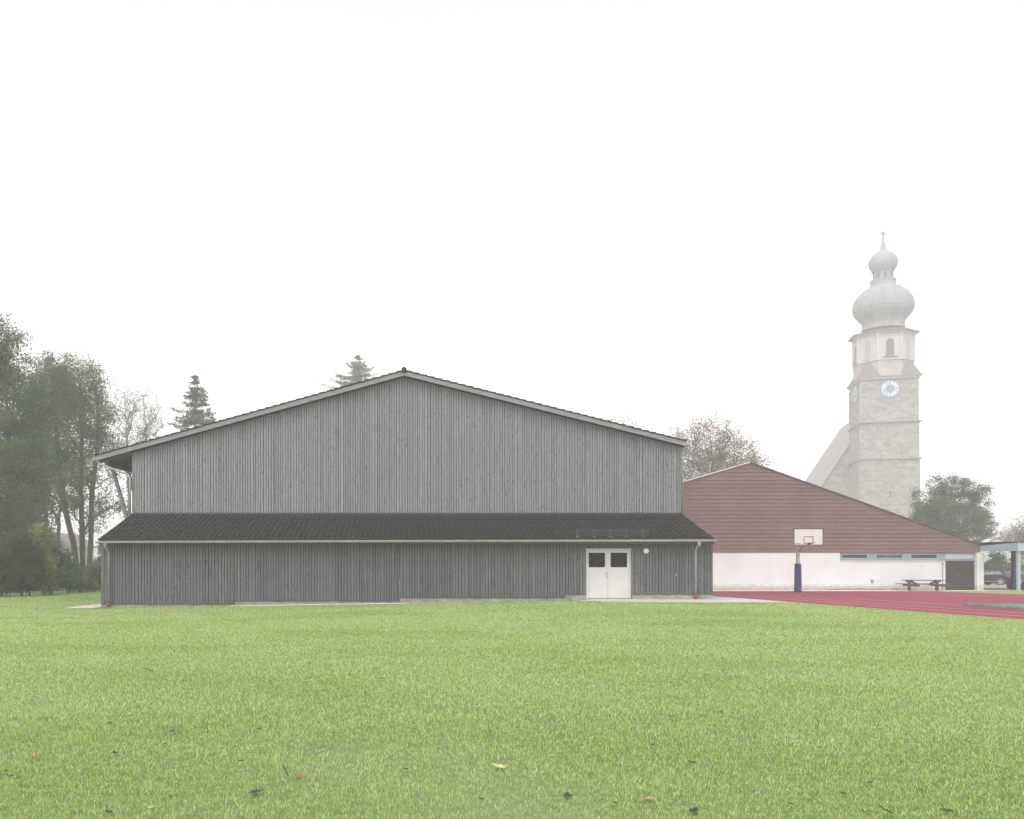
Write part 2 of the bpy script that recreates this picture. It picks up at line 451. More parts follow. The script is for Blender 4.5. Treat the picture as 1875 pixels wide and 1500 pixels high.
# the running track: its near edge is a straight line along the depth of the place
ax, ay = onground(1875, 1135.5); bx_, by_ = onground(1480, 1105.5)
def edge(y, off=0): return ax + (bx_ - ax) * (y - ay) / (by_ - ay) + off
TY = [12 + i * 1.5 for i in range(31)]     # 12 .. 57
tag(band('running_track', lambda y: edge(y), lambda y: 33.6 + (57 - y) * .03, TY, M['track'], .004, 16), kind='structure')
for k, o in enumerate((0.0, 1.4, 2.8, 4.8)):
    y1 = 57 if k < 3 else 57
    y0 = 12 if k < 3 else 33.2
    yy = list(np.linspace(y0, y1, 24))
    tag(band('lane_line', lambda y: edge(y, o + .01), lambda y: edge(y, o + .08), yy, M['line'], .009, 1), kind='structure')
# concrete path: apron in front of the barn door and along the barn's side
def pl(y): return 8.3 - .9 * max(0, (y - 36.6)) / 2.3 + (1.6 * max(0, 36.7 - y)) ** 1.2
yy = list(np.linspace(35.9, 39.2, 14))
tag(band('concrete_path', pl, lambda y: edge(y, -.02), yy, M['path'], .004, 14), kind='structure')
tag(band('concrete_path', lambda y: 13.3, lambda y: edge(y, -.02), list(np.linspace(39.2, 57.1, 12)), M['path'], .004, 4), kind='structure')
tag(band('school_apron', lambda y: 13.4, lambda y: 46, list(np.linspace(57.1, 60.4, 5)), M['apron'], .006, 30), kind='structure')
tag(band('parking_ground', lambda y: 39.0, lambda y: 95, list(np.linspace(60.4, 100, 12)), M['asphalt'], .006, 30), kind='structure')

# grass blades
def blades():
    N = 1700000
    y0, y1 = 4.4, 62
    u = rng.random(N)
    p = .55                              # density falls off with distance
    Y = (y0 ** p + u * (y1 ** p - y0 ** p)) ** (1 / p)
    lo = -(CX + 150) / F * Y - 4; hi = (1875 - CX + 150) / F * Y + 5
    Xx = lo + rng.random(N) * (hi - lo)
    e = ax + (bx_ - ax) * (Y - ay) / (by_ - ay)
    ok = (Xx < e - .02)
    ok &= ~((Y > 38.55) & (Xx > X(428, 39)) & (Xx < X(742, 39)))
    ok &= ~((Y > 37.9) & (Xx > -15.1) & (Xx < -13)) & ~((Y > 38.9) & (Xx > -13.9))
    plx = np.array([pl(v) for v in np.linspace(35.9, 39.2, 60)])
    inpath = (Y > 35.92) & (Xx > np.interp(Y, np.linspace(35.9, 39.2, 60), plx))
    ok &= ~inpath
    extra = (Xx > 34.3 + (57 - Y) * .03) & (Y < 57) & (Y > 38)
    ok |= extra
    Xx, Y = Xx[ok], Y[ok]; N = len(Y)
    clump = np.sin(Xx * 2.1 + np.sin(Y * 1.7) * 2) * np.sin(Y * 2.9 + Xx)
    s = (np.maximum(Y, 5) / 6) ** .62
    h = (.013 + .019 * rng.random(N) + .004 * clump) * np.minimum(s, 1.35)
    wd = (.0019 + .0016 * rng.random(N)) * (np.maximum(Y, 5) / 6) ** .74
    a = rng.random(N) * 2 * math.pi; b = rng.random(N) * 2 * math.pi
    lean = h * (.25 + .75 * rng.random(N))
    zz = ground(Xx, Y) - .008
    cx, sx = np.cos(a) * wd / 2, np.sin(a) * wd / 2
    lx, ly = np.cos(b) * lean, np.sin(b) * lean
    V = np.empty((N, 5, 3), np.float32)
    V[:, 0] = np.stack([Xx - cx, Y - sx, zz], 1); V[:, 1] = np.stack([Xx + cx, Y + sx, zz], 1)
    V[:, 2] = np.stack([Xx + cx * .8 + lx * .35, Y + sx * .8 + ly * .35, zz + h * .6], 1)
    V[:, 3] = np.stack([Xx - cx * .8 + lx * .35, Y - sx * .8 + ly * .35, zz + h * .6], 1)
    V[:, 4] = np.stack([Xx + lx, Y + ly, zz + h], 1)
    i = np.arange(N)[:, None] * 5
    T = np.concatenate([i + [0, 1, 2], i + [0, 2, 3], i + [3, 2, 4]], 0)
    return mesh_obj('grass', V, T, M['grass'])
tag(blades(), 'short pale green autumn lawn grass in front of the barn', 'grass', kind='stuff')

# gravel drip strip
def stones(name, n, fx, r0, r1, m):
    V = []; Fc = []
    for _ in range(n):
        x, y = fx(); r = random.uniform(r0, r1); z = g(x, y) + r * .3
        k = len(V)
        q = [(1, 0, 0), (0, 1, 0), (-1, 0, 0), (0, -1, 0), (0, 0, .7), (0, 0, -.7)]
        an = random.random() * 6; c, s_ = math.cos(an), math.sin(an)
        for a, b, d in q:
            j = random.uniform(.7, 1.2) * r
            V.append((x + (a * c - b * s_) * j, y + (a * s_ + b * c) * j, z + d * j))
        for a, b in ((0, 1), (1, 2), (2, 3), (3, 0)): Fc += [(k + a, k + b, k + 4), (k + b, k + a, k + 5)]
    return mesh_obj(name, V, Fc, m)
def gv():
    if random.random() < .5: return random.uniform(X(425, 39), X(745, 39)), random.uniform(38.5, 38.98)
    t = random.random() ** .5
    return random.uniform(-13.8 - 1.25 * t, -13.75), 38 + random.random() ** 1.5 * 8
tag(stones('gravel', 7000, gv, .02, .045, M['gravel']), 'white gravel drip strip along the foot of the timber barn', 'gravel', kind='stuff')

# ------------------------------------------------------------------ timber barn
WL, WR = -13.75, 13.53
YF, YU, YG = 39.0, 43.3, 42.9     # lean-to wall, upper wall, gable roof edge
barn = thing('timber_barn', 'long grey weathered timber barn with wide gable and tiled lean-to roof', 'barn', (0, YF, -.4))
RX, RZ = X(740, YG), Z(677, YG)
LX, LZ = X(175, YG), Z(833, YG)
QX, QZ = X(1257, YG), Z(806.5, YG)
def roofz(x):   # top of the tiles on the gable
    return RZ + (LZ - RZ) * (x - RX) / (LX - RX) if x < RX else RZ + (QZ - RZ) * (x - RX) / (QX - RX)
zt = Z(939, YU)
def cladding(x0, x1, y, t, bot, top, name, m, parent, wmin=.10, wmax=.15, gap=.030, jitter=.008):
    mb = MB(); x = x0
    while x < x1 - .02:
        wd = random.uniform(wmin, wmax); e = min(x + wd, x1)
        if x1 - e < .05: e = x1
        dy = random.uniform(0, jitter)
        gq = gap * random.choice((.45, .8, 1, 1.15)); a, b = x + gq / 2, e - gap / 2
        za, zb = top(a), top(b)
        zl = bot((a + b) / 2)
        pts = [(a, zl), (b, zl), (b, zb)]
        if a < RX < b and top is gtop: pts.append((RX, top(RX)))
        pts.append((a, za))
        mb.prism(pts, y - t - dy, y)
        x = e
    return mb.build(name, m, parent)
gtop = lambda x: roofz(x) - .30
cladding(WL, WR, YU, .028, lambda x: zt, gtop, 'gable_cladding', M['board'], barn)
bk = MB().prism([(WL + .05, 0), (WR - .05, 0), (WR - .05, roofz(WR) - .33), (RX, RZ - .33), (WL + .05, roofz(WL) - .33)], YU + .003, YU + .2)
bk.build('gable_wall', M['back'], barn)
# side walls and rear wall
LEN = 74
sw = MB()
sw.box(WL, WL + .2, YU + .21, LEN, -.5, roofz(WL) - .34)
sw.build('side_wall', M['board'], barn)
MB().box(WR - .2, WR, YU + .21, LEN, -.5, roofz(WR) - .34).build('side_wall', M['board'], barn)
MB().prism([(WL + .21, -.5), (WR - .21, -.5), (WR - .21, roofz(WR) - .4), (RX, RZ - .4), (WL + .21, roofz(WL) - .4)], LEN - .2, LEN).build('rear_wall', M['board'], barn)
# flashing under the gable boards
MB().box(WL + .02, WR - .02, YU - .05, YU - .002, zt - .16, zt - .012).build('flashing', M['flash'], barn)
# main roof: tiled slopes
def tilegrid(p0, p1, ydir0, ydir1, row, pitch, nw, amp, name, parent, along='y'):
    """tiles between ridge point p0 and eave point p1 ((x,y,z) at start), extruded along the other axis"""
    p0 = np.array(p0, float); p1 = np.array(p1, float); d = p1 - p0; L = np.linalg.norm(d); d /= L
    nrm = np.array([0, 0, 1.]) - d * d[2]; nrm /= np.linalg.norm(nrm)
    nr = max(1, round(L / row)); row = L / nr
    e = np.array([0, 1., 0]) if along == 'y' else np.array([1., 0, 0])
    span = ydir1 - ydir0; nc = int(span / pitch * nw)
    t = np.linspace(0, span, nc + 1)
    ph = (t / pitch) % 1.0
    wave = amp * (np.abs(np.cos(math.pi * ph)) ** .8)
    V = []; lines = []
    for r in range(nr):
        ja = rng.normal(0, .0018, int(span / pitch) + 2)[(t / pitch).astype(int)]
        for s_, hh in ((0.0, .0), (.5, .016), (1.0, .036), (1.003, .0)):
            pt = p0 + d * (r + s_) * row + nrm * hh
            if s_ > 1: wv = wave * 0 - .02
            else: wv = wave + (ja if s_ > .4 else 0)
            lines.append(pt[None, :] + nrm[None, :] * wv[:, None] + e[None, :] * (t + ydir0)[:, None])
    V = np.concatenate(lines); n = nc + 1
    i = (np.arange(n - 1)[None, :] + n * np.arange(len(lines) - 1)[:, None]).ravel()
    return mesh_obj(name, V, np.stack([i, i + 1, i + 1 + n, i + n], 1), M['tile'], parent, smooth=False)
def slope(xe, ze, name):
    a = (RX, 0, RZ - .05); b = (xe, 0, ze - .05)
    tilegrid(a, b, YG, LEN + .4, .39, .3, 3, .02, name, barn)
    # stepped verge tiles seen edge-on along the gable
    mb = MB(); n = round(math.hypot(xe - RX, ze - RZ) / .39)
    for k in range(n):
        x0 = RX + (xe - RX) * k / n; x1 = RX + (xe - RX) * (k + 1.04) / n
        z0 = RZ + (ze - RZ) * k / n - .02; z1 = RZ + (ze - RZ) * (k + 1.04) / n + .028
        mb.prism([(x0, z0 - .045), (x1, z1 - .055), (x1, z1), (x0, z0)] if xe > RX else [(x1, z1 - .055), (x0, z0 - .045), (x0, z0), (x1, z1)], YG - .04, YG + .28)
    mb.build('verge_tiles', M['tile'], barn)
    # roof deck below the tiles
    MB().prism([(RX, RZ - .24), (xe, ze - .24), (xe, ze - .08), (RX, RZ - .08)], YG + .05, LEN + .4).build('roof_deck', M['soffit'], barn)
    s = 1 if xe > RX else -1
    MB().prism([(RX, RZ - .285), (xe, ze - .285), (xe, ze - .055), (RX, RZ - .055)], YG - .002, YG + .045).build('barge_board', M['barge'], barn)
slope(LX, LZ, 'main_roof'); slope(QX, QZ, 'main_roof')
rc = MB()
yv = YG - .06
while yv < LEN:
    rc.tube([(RX, yv, RZ - .02), (RX, yv + .36, RZ + .0)], [.13, .11], 10); yv += .34
rc.build('ridge_tiles', M['tile'], barn, True)
MB().disc((RX, RZ - .01), 0.125, YG - .11, YG - .05, 16).build('ridge_cap', M['tile'], barn)
MB().tube([(RX + .02, YG + .6, RZ), (RX + .02, YG + .6, RZ + .75)], [.012, .007], 6).build('lightning_rod', M['steel'], barn)
# left overhang: rafters and struts
rf = MB(); y = YG + .25
while y < LEN:
    rf.prism([(WL, roofz(WL) - .42), (LX + .12, LZ + .03 - .40), (LX + .12, LZ - .245), (WL, roofz(WL) - .245)], y, y + .12); y += .85
rf.build('rafters', M['soffit'], barn)
rf = MB()
for q in (-14.95,):
    rf.box(q - .09, q + .09, YG + .2, LEN, roofz(q) - .60, roofz(q) - .425)
rf.build('purlin', M['soffit'], barn)
for k, yy_ in enumerate((44.1, 46.6, 50.6, 54.6, 58.6, 62.6, 66.6, 70.6)):
    MB().beam((-15.0, yy_, roofz(-15.0) - .6), (-13.82, yy_, 2.2), .14, .20).build('strut', M['strut'], barn)
# gutters and rainwater pipes
def gutter(p0, p1, r, name, m):
    "half-round open channel"
    p0 = np.array(p0, float); p1 = np.array(p1, float); d = (p1 - p0) / np.linalg.norm(p1 - p0)
    u = np.cross(d, [0, 0, 1.]); V = []; Fc = []; n = 10
    for p in (p0, p1):
        for rr in (r, r - .006):
            for j in range(n + 1):
                a = math.pi * j / n
                V.append(p + u * math.cos(a) * rr - np.array([0, 0, 1]) * math.sin(a) * rr)
    s = n + 1
    for j in range(n):
        Fc += [(j, j + 1, 2 * s + j + 1, 2 * s + j), (s + j, 3 * s + j, 3 * s + j + 1, s + j + 1), (j, s + j, s + j + 1, j + 1), (2 * s + j, 2 * s + j + 1, 3 * s + j + 1, 3 * s + j)]
    Fc += [tuple(range(s)), tuple(range(3 * s - 1, 2 * s - 1, -1))]
    mb = MB(); mb.add(V, Fc)
    mb.tube([p0 + u * r, p1 + u * r], .012, 6)
    mb.tube([p0 - u * r, p1 - u * r], .012, 6)
    return mb
zgl, zgr = Z(991.5, 38.4), Z(988.5, 38.4)
gt = gutter((X(175, 38.4), 38.42, zgl), (X(1312, 38.4), 38.42, zgr), .085, 'gutter', M['zincsoft'])
go = gt.build('gutter', M['zincsoft'], barn)
for k in range(28):
    gb = MB()
    xx = -13.4 + k * .99; zz = zgl + (zgr - zgl) * (xx + 13.8) / 27.4
    gb.tube([(xx, 38.42 + .09 * math.cos(math.pi * j / 8), zz - .091 * math.sin(math.pi * j / 8)) for j in range(9)], .006, 5)
    gb.build('gutter_bracket', M['zinc'], go)
def downpipe(pts, r, zb, rings=()):
    mb = MB().tube(pts, r, 14)
    o = mb.build('downpipe', M['zinc'], barn, True)
    x, y, _ = pts[-1]
    if zb is not None:
        MB().tube([(x, y, zb), (x, y, pts[-1][2] + .05)], r + .014, 14).build('red_pipe_foot', M['redpipe'], o)
        MB().tube([(x, y, zb + .15), (x, y, zb + .18)], r + .022, 14).build('pipe_collar', M['zinc'], o)
    for z in rings:
        MB().tube([(x, y, z - .015), (x, y, z + .015)], r + .010, 14).build('pipe_clip', M['zinc'], o)
    return o
xl, xr = X(197, 38.7), X(1275.5, 38.7)
for xx, zz, s in ((xl, zgl, 0), (xr, zgr, 1)):
    zb = g(xx, 38.8)
    o = downpipe([(xx + .03 * s, 38.44, zz - .08), (xx + .03 * s, 38.46, zz - .2), (xx, 38.8, zz - .42), (xx, 38.84, zz - .55), (xx, 38.84, zb + .22)], .05, zb, (zb + .55, zb + 1.35, zb + 1.9))
    MB().lathe([(.05, zz - .28), (.09, zz - .12), (.10, zz - .07)], (xx + .03 * s, 38.43), 12).build('rain_funnel', M['zinc'], o)
# upper gutters, running along the eaves to the back
gl = gutter((LX - .06, LEN, LZ - .16), (LX - .06, YG + .02, LZ - .16), .085, 'g', M['zinc']).build('eaves_gutter', M['zinc'], barn)
gr = gutter((QX + .10, YG + .02, QZ - .16), (QX + .10, LEN, QZ - .16), .085, 'g', M['zinc']).build('eaves_gutter', M['zinc'], barn)
P = lambda a, b, Y=43.05: px(a, b, Y)
downpipe([P(178, 841), P(179, 846), P(184, 850.5), P(192, 854), P(228, 866.5), P(234.5, 869.5), P(238, 876), P(238.3, 943)], .052, None, (5.0, 6.0))
downpipe([P(1254.5, 814, 43.1), P(1254, 821, 43.1), P(1251, 827, 43.15), P(1248.6, 834, 43.2), P(1248.9, 941, 43.2)], .05, None, (4.8, 5.9))
# lean-to
zr0, zr1 = zt - .10, Z(991, 38.45) + .03
tilegrid((0, YU - .04, zr0), (0, 38.44, zr1), X(180.5, 38.5), X(1309.5, 38.5), .345, .25, 8, .050, 'lean_to_roof', barn, along='x')
vx0, vx1 = X(180.5, 38.5), X(1309.5, 38.5)
dk = MB()
dk.add([(vx0 + .02, YU - .05, zr0 - .2), (vx1 - .02, YU - .05, zr0 - .2), (vx1 - .02, 38.52, zr1 - .16), (vx0 + .02, 38.52, zr1 - .16),
        (vx0 + .02, YU - .05, zr0 - .035), (vx1 - .02, YU - .05, zr0 - .035), (vx1 - .02, 38.52, zr1 - .035), (vx0 + .02, 38.52, zr1 - .035)],
       [(0, 1, 2, 3), (7, 6, 5, 4), (0, 4, 5, 1), (1, 5, 6, 2), (2, 6, 7, 3), (3, 7, 4, 0)])
dk.build('lean_to_deck', M['soffit'], barn)
# dentil-like filler combs above the top row
cb = []; x = vx0 + .1
while x < vx1 - .1:
    cb += [(x, zr0 + .045), (x + .09, zr0 + .045), (x + .0901, zr0 + .012), (x + .1999, zr0 + .012)]; x += .2
cb = MB().prism([(vx1 - .1, zr0 - .02), (vx0 + .1, zr0 - .02)][::-1] and [(vx0 + .1, zr0 - .02)] + cb + [(x, zr0 - .02)], YU - .17, YU - .06)
cb.build('filler_comb', M['flash'], barn)
# lean-to walls: three stretches of boards of different length over a stepped plinth
DX0, DX1 = X(1073.5, YF), X(1158.5, YF)
zdt = Z(1004.5, YF)
top = lambda x: zgl - .0 + .08
steps = [(WL, X(430, YF), Z(1106, YF)), (X(430, YF), X(732, YF), Z(1100.3, YF)), (X(732, YF), X(1035, YF), Z(1094, YF)),
         (X(1035, YF), DX0, Z(1088, YF)), (DX1, WR, Z(1088, YF))]
mbs = []
for i, (a, b, zb) in enumerate(steps):
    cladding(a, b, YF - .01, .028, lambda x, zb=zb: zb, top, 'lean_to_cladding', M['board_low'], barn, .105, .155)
    MB().box(a - (.0 if i else .02), b + (.0 if i < 4 else .0), YF + .02, YF + .25, -1.0, zb - .015).build('plinth', M['concrete'], barn)
    MB().box(a, b, YF - .008, YF + .24, zb - .013, top(0) - .05).build('lean_to_wall', M['back'], barn)
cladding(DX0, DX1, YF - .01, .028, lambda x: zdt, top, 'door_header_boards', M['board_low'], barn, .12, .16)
# side walls of the lean-to
for s in (WL, WR - .06):
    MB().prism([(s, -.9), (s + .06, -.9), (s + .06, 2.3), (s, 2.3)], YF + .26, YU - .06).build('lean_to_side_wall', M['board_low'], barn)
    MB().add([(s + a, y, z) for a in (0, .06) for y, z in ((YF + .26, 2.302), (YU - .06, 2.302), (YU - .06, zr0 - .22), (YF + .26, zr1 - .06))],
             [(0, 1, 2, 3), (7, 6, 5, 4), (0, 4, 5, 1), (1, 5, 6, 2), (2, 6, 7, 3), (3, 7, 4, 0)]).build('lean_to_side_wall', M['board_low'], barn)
# corner boards at the lean-to's ends
MB().box(WL - .012, WL + .07, YF - .045, YF + .25, Z(1106, YF), top(0)).build('corner_board', M['board_low'], barn)
# double door, set back in its reveal
YD = YF + .10
MB().box(DX0, DX0 + .0499, YF - .012, YD + .12, -.06, zdt - .002).build('door_reveal', M['white'], barn)
MB().box(DX1 - .05, DX1 - .0, YF - .012, YD + .12, -.06, zdt - .002).build('door_reveal', M['strut'], barn)
MB().box(DX0 + .05, DX1 - .05, YF + .02, YD + .12, zdt - .07, zdt - .003).build('door_frame', M['white'], barn)
zb, ztp = Z(1095.3, YD), zdt - .075
xm = X(1113, YD)
for k, (a, b, wa, wb) in enumerate(((DX0 + .055, xm - .004, X(1077, YD), X(1108.7, YD)), (xm + .004, DX1 - .055, X(1117.2, YD), X(1149, YD)))):
    wz0, wz1 = Z(1039.6, YD), Z(1011.3, YD)
    mb = MB(); mb.box(a, wa, YD, YD + .05, zb, ztp); mb.box(wb, b, YD, YD + .05, zb, ztp)
    mb.box(wa, wb, YD, YD + .05, zb, wz0); mb.box(wa, wb, YD, YD + .05, wz1, ztp)
    d = mb.build('door', M['white'], barn)
    fr = MB()
    for q in ((wa, wa + .02, wz0, wz1), (wb - .02, wb, wz0, wz1), (wa + .02, wb - .02, wz0, wz0 + .02), (wa + .02, wb - .02, wz1 - .02, wz1)):
        fr.box(q[0], q[1], YD - .008, YD + .02, q[2], q[3])
    fr.build('window_frame', M['white'], d)
    MB().box(wa + .001, wb - .001, YD + .022, YD + .035, wz0 + .001, wz1 - .001).build('window_pane', M['glass'], d)
    if k == 0:
        h = MB(); hx = X(1110.3, YD); hz = Z(1050, YD)
        h.box(hx - .02, hx + .02, YD - .012, YD - .001, hz - .045, hz + .045); h.tube([(hx, YD - .01, hz), (hx, YD - .06, hz), (hx - .11, YD - .065, hz)], .011, 8)
        MB().box(hx - .005, hx + .032, YD - .012, YD - .001, hz - .19, hz - .10).build('lock_plate', M['steel'], d)
        h.build('door_handle', M['steel'], d)
    for z in (zb + .25, ztp - .4):
        hg = MB()
        e = a + .004 if k == 0 else b - .004
        hg.tube([(e, YD - .012, z), (e, YD - .012, z + .13)], .010, 8)
        hg.build('hinge', M['steel'], d)
MB().box(DX0 + .05, DX1 - .05, YF + .06, YD + .12, -.2, zb - .012).build('threshold', M['steel'], barn)
MB().box(DX0 + .06, DX1 - .06, YD + .121, YD + .14, zb - .01, zdt).build('doorway_back', M['back'], barn)
# wall lamp, button, tap, conduit boxes
lp = MB(); lx, lz = X(1183.2, 38.9), Z(1009, 38.9)
lp.disc((lx, lz), .115, 38.94, 38.90, 28, .125); lp.disc((lx, lz), .125, 38.90, 38.87, 28, .10)
lm = MB().disc((lx, lz), .12, 38.959, 38.942, 24).build('wall_lamp', M['zinc'], barn)
lp.build('lamp_glass', M['lamp'], lm, True)
cb_ = MB().box(X(1180.6, 38.9), X(1184.8, 38.9), 38.91, 38.958, Z(1052.5, 38.9), Z(1048.4, 38.9)).build('push_button_box', M['black'], barn)
MB().disc((X(1183, 38.9), Z(1050, 38.9)), .017, 38.909, 38.90, 12).build('push_button', M['clockwhite'], cb_)
MB().disc((X(1239, 38.9), Z(1052, 38.9)), .035, 38.955, 38.93, 14).tube([(X(1239, 38.9), 38.93, Z(1052, 38.9)), (X(1239, 38.9), 38.86, Z(1052, 38.9)), (X(1239, 38.9), 38.85, Z(1055.5, 38.9))], .014, 8).build('water_tap', M['zinc'], barn)
cn = MB()
cn.tube([(X(731.5, 38.9), 38.935, Z(1058, 38.9)), (X(731.5, 38.9), 38.935, Z(1098, 38.9))], .012, 6)
for q in (1069, 1076, 1082): cn.box(X(730.2, 38.9), X(733.4, 38.9), 38.90, 38.957, Z(q + 2.2, 38.9), Z(q - 1.5, 38.9))
cn.build('conduit_box', M['strut'], barn)
ch = MB()
for k in range(16): ch.tube([(X(1279.5, 38.8) + .004 * (k % 2), 38.9, Z(1062, 38.8) - k * .047), (X(1279.5, 38.8), 38.9, Z(1062, 38.8) - k * .047 - .03)], .012, 5)
ch.build('rain_chain', M['black'], barn)
# snow guard on the lean-to roof
def onroof(x_, y_):
    "point of the lean-to roof plane seen at a pixel"
    k = (zr0 - zr1) / (YU - .04 - 38.44); Y = (zr1 - k * 38.44 - EYE) / ((HY - y_) / F - k)
    return X(x_, Y), Y, Z(y_, Y)
sg = None
p0 = onroof(1057, 985); p1 = onroof(1176.5, 984)
ps = [tuple(p0[i] + (p1[i] - p0[i]) * k / 4 for i in range(3)) for k in range(5)]
net = MB()
for zz in (.10, .17, .24, .31, .37):
    net.tube([(ps[0][0] - .08, ps[0][1] + .03, ps[0][2] + zz), (ps[4][0] + .3, ps[4][1] + .03, ps[4][2] + zz)], .007, 5)
for k in range(60):
    x = ps[0][0] + (ps[4][0] - ps[0][0] + .2) * k / 59; net.tube([(x, ps[0][1] + .03, ps[0][2] + .08), (x, ps[0][1] + .03, ps[0][2] + .37)], .003, 4)
sg = net.build('snow_guard', M['guard'], barn)
for p in ps:
    mb = MB(); mb.box(p[0] - .022, p[0] + .022, p[1] - .01, p[1] + .02, p[2] + .02, p[2] + .40)
    mb.beam((p[0], p[1] + .02, p[2] + .06), (p[0] + .0, p[1] - .28, p[2] - .0), .10, .03)
    mb.beam((p[0], p[1] - .0, p[2] + .2), (p[0], p[1] + .35, p[2] + .16), .03, .02)
    mb.build('guard_bracket', M['guard'], sg)
q = px(1223, 800, 43.4)
an = MB(); an.tube([(q[0] - .15, q[1] + .3, roofz(q[0]) - .02), (q[0] + .02, q[1] + .3, roofz(q[0]) + .12)], .014, 6)
an.tube([(q[0] - .2, q[1] + .3, roofz(q[0]) + .08), (q[0] + .07, q[1] + .3, roofz(q[0]) + .13), (q[0] + .09, q[1] + .3, roofz(q[0]) - .05)], .018, 6)
an.build('roof_hook', M['flash'], barn)

# ------------------------------------------------------------------ school sports hall
YS = 60.0
sch = thing('school_gym', 'white school gym with rose-brown clad gable, low ribbon windows and dark door', 'building', (30, YS, -.34))
AX, AZ = X(1373, YS), Z(847, YS)
EX, EZ = X(1794.5, YS), Z(997.5, YS)
slL = (Z(882, YS) - AZ) / (X(1253, YS) - AX)
SX0 = 14.4
def gz(x): return AZ + (x - AX) * slL if x < AX else AZ + (EZ - AZ) * (x - AX) / (EX - AX)
zc = Z(1012, YS)
MB().prism([(SX0 + .05, zc), (EX - .1, zc), (EX - .1, gz(EX - .1) - .2), (AX, AZ - .2), (SX0 + .05, gz(SX0) - .2)], YS + .03, YS + .2).build('gable_wall', M['back'], sch)
sd = MB(); z = zc; rw = .262
while z < AZ - .05:
    z2 = min(z + rw, AZ - .04); zt_ = z2 - random.choice((.007, .010, .018))
    def xr_(zz): return AX + (zz - AZ) / ((EZ - AZ) / (EX - AX))
    def xl_(zz): return max(SX0, AX + (zz - AZ) / slL) if True else 0
    def lim(zz):
        zz = min(zz, AZ - .04)
        l = AX + (zz - AZ) / slL; l = max(SX0, l)
        r = min(EX - .02, AX + (zz - AZ) / ((EZ - AZ) / (EX - AX)))
        return l, r
    l1, r1 = lim(z + .04); l2, r2 = lim(zt_ + .04)
    # lapped course, its lower edge standing proud
    V = [(l1, YS - .035, z), (r1, YS - .035, z), (r2, YS - .008, zt_), (l2, YS - .008, zt_), (l1, YS + .02, z), (r1, YS + .02, z), (r2, YS + .02, zt_), (l2, YS + .02, zt_)]
    sd.add(V, [(0, 1, 2, 3), (5, 4, 7, 6), (0, 4, 5, 1), (1, 5, 6, 2), (2, 6, 7, 3), (3, 7, 4, 0)])
    z = z2
sd.build('brown_siding', M['siding'], sch)
# roof
M['fascia'] = plain('brown_verge', (.12, .07, .065), .6, .1)
M['roofgrey'] = plain('grey_fibre_roof', (.22, .20, .19), .85, .2, 2)
M['vergepale'] = plain('pale_metal_verge', (.62, .58, .56), .5, .1, 3)
for xe, ze, nm, vm in ((SX0, gz(SX0), 'l', 'vergepale'), (EX + .1, gz(EX + .1), 'r', 'fascia')):
    MB().prism([(AX, AZ - .06), (xe, ze - .06), (xe, ze + .035), (AX, AZ + .035)], YS - .02, YS + 30).build('roof', M['roofgrey'], sch)
    MB().prism([(AX, AZ - .02), (xe, ze - .02), (xe, ze + .055), (AX, AZ + .055)], YS - .10, YS - .022).build('verge_trim', M[vm], sch)
# white wall in pieces around the ribbon windows and the door
bx0, bx1 = X(1538, YS), X(1786, YS); dx0, dx1 = X(1731, YS), X(1785.4, YS)
zb0, zb1 = Z(1027, YS), zc
zg = -.6
wl = MB(); wl.box(SX0, bx0, YS, YS + .22, zg, zc - .002); wl.box(bx0, dx0, YS, YS + .22, zg, zb0)
wl.box(dx1, X(1786, YS), YS, YS + .22, zg, zb0)
wl.build('white_wall', M['render'], sch)
MB().box(X(1786, YS), X(1798.8, YS), YS - .15, YS + .6, zg, zc - .004).build('corner_pillar', M['render'], sch)
MB().box(SX0, dx0 - .0, YS - .012, YS - .001, zg, Z(1077.3, YS)).build('base_strip', plain('stained_base', (.42, .38, .32), .9, .25, 3), sch)
MB().box(bx0, bx1, YS + .10, YS + .2, zb0 + .001, zb1 - .005).build('window_band', M['bluegrey'], sch)
for a, b in ((1590.5, 1603.5), (1655, 1667), (1718, 1731)):
    rb = MB(); rb.box(X(a, YS), X(b, YS) + .05, YS + .085, YS + .0985, zb0 + .025, zb1 - .008); x = X(a, YS)
    while x < X(b, YS): rb.box(x, x + .045, YS + .06, YS + .09, zb0 + .03, zb1 - .01); x += .085
    rb.build('ribbed_panel', M['bluegrey'], sch)
MB().box(bx0 - .02, dx0, YS - .05, YS + .098, zb0 - .04, zb0 + .012).build('window_sill', M['vergepale'], sch)
for a, b, gm in ((1541, 1590, 'wpane1'), (1604, 1654, 'wpane2'), (1668, 1717.6, 'wpane3'), (1732, 1782, 'panel')):
    x0, x1 = X(a, YS), X(b, YS); z0, z1 = Z(1023.3, YS), Z(1014.3, YS)
    if gm not in M: M[gm] = plain('window_glass_' + gm[-1], {'wpane1': (.05, .055, .05), 'wpane2': (.09, .10, .09), 'wpane3': (.02, .023, .026)}[gm], .12, .3, 2)
    fr = MB()
    for q in ((x0, x0 + .05, z0, z1), (x1 - .05, x1, z0, z1), (x0 + .05, x1 - .05, z0, z0 + .045), (x0 + .05, x1 - .05, z1 - .045, z1)):
        fr.box(q[0], q[1], YS + .05, YS + .098, q[2], q[3])
    f_ = fr.build('window', M['bluelight'], sch)
    MB().box(x0 + .05, x1 - .05, YS + .075, YS + .098, z0 + .045, z1 - .045).build('window_pane', M[gm], f_)
zd0, zd1 = Z(1078.6, YS), Z(1027.3, YS)
dm = (dx0 + dx1) / 2
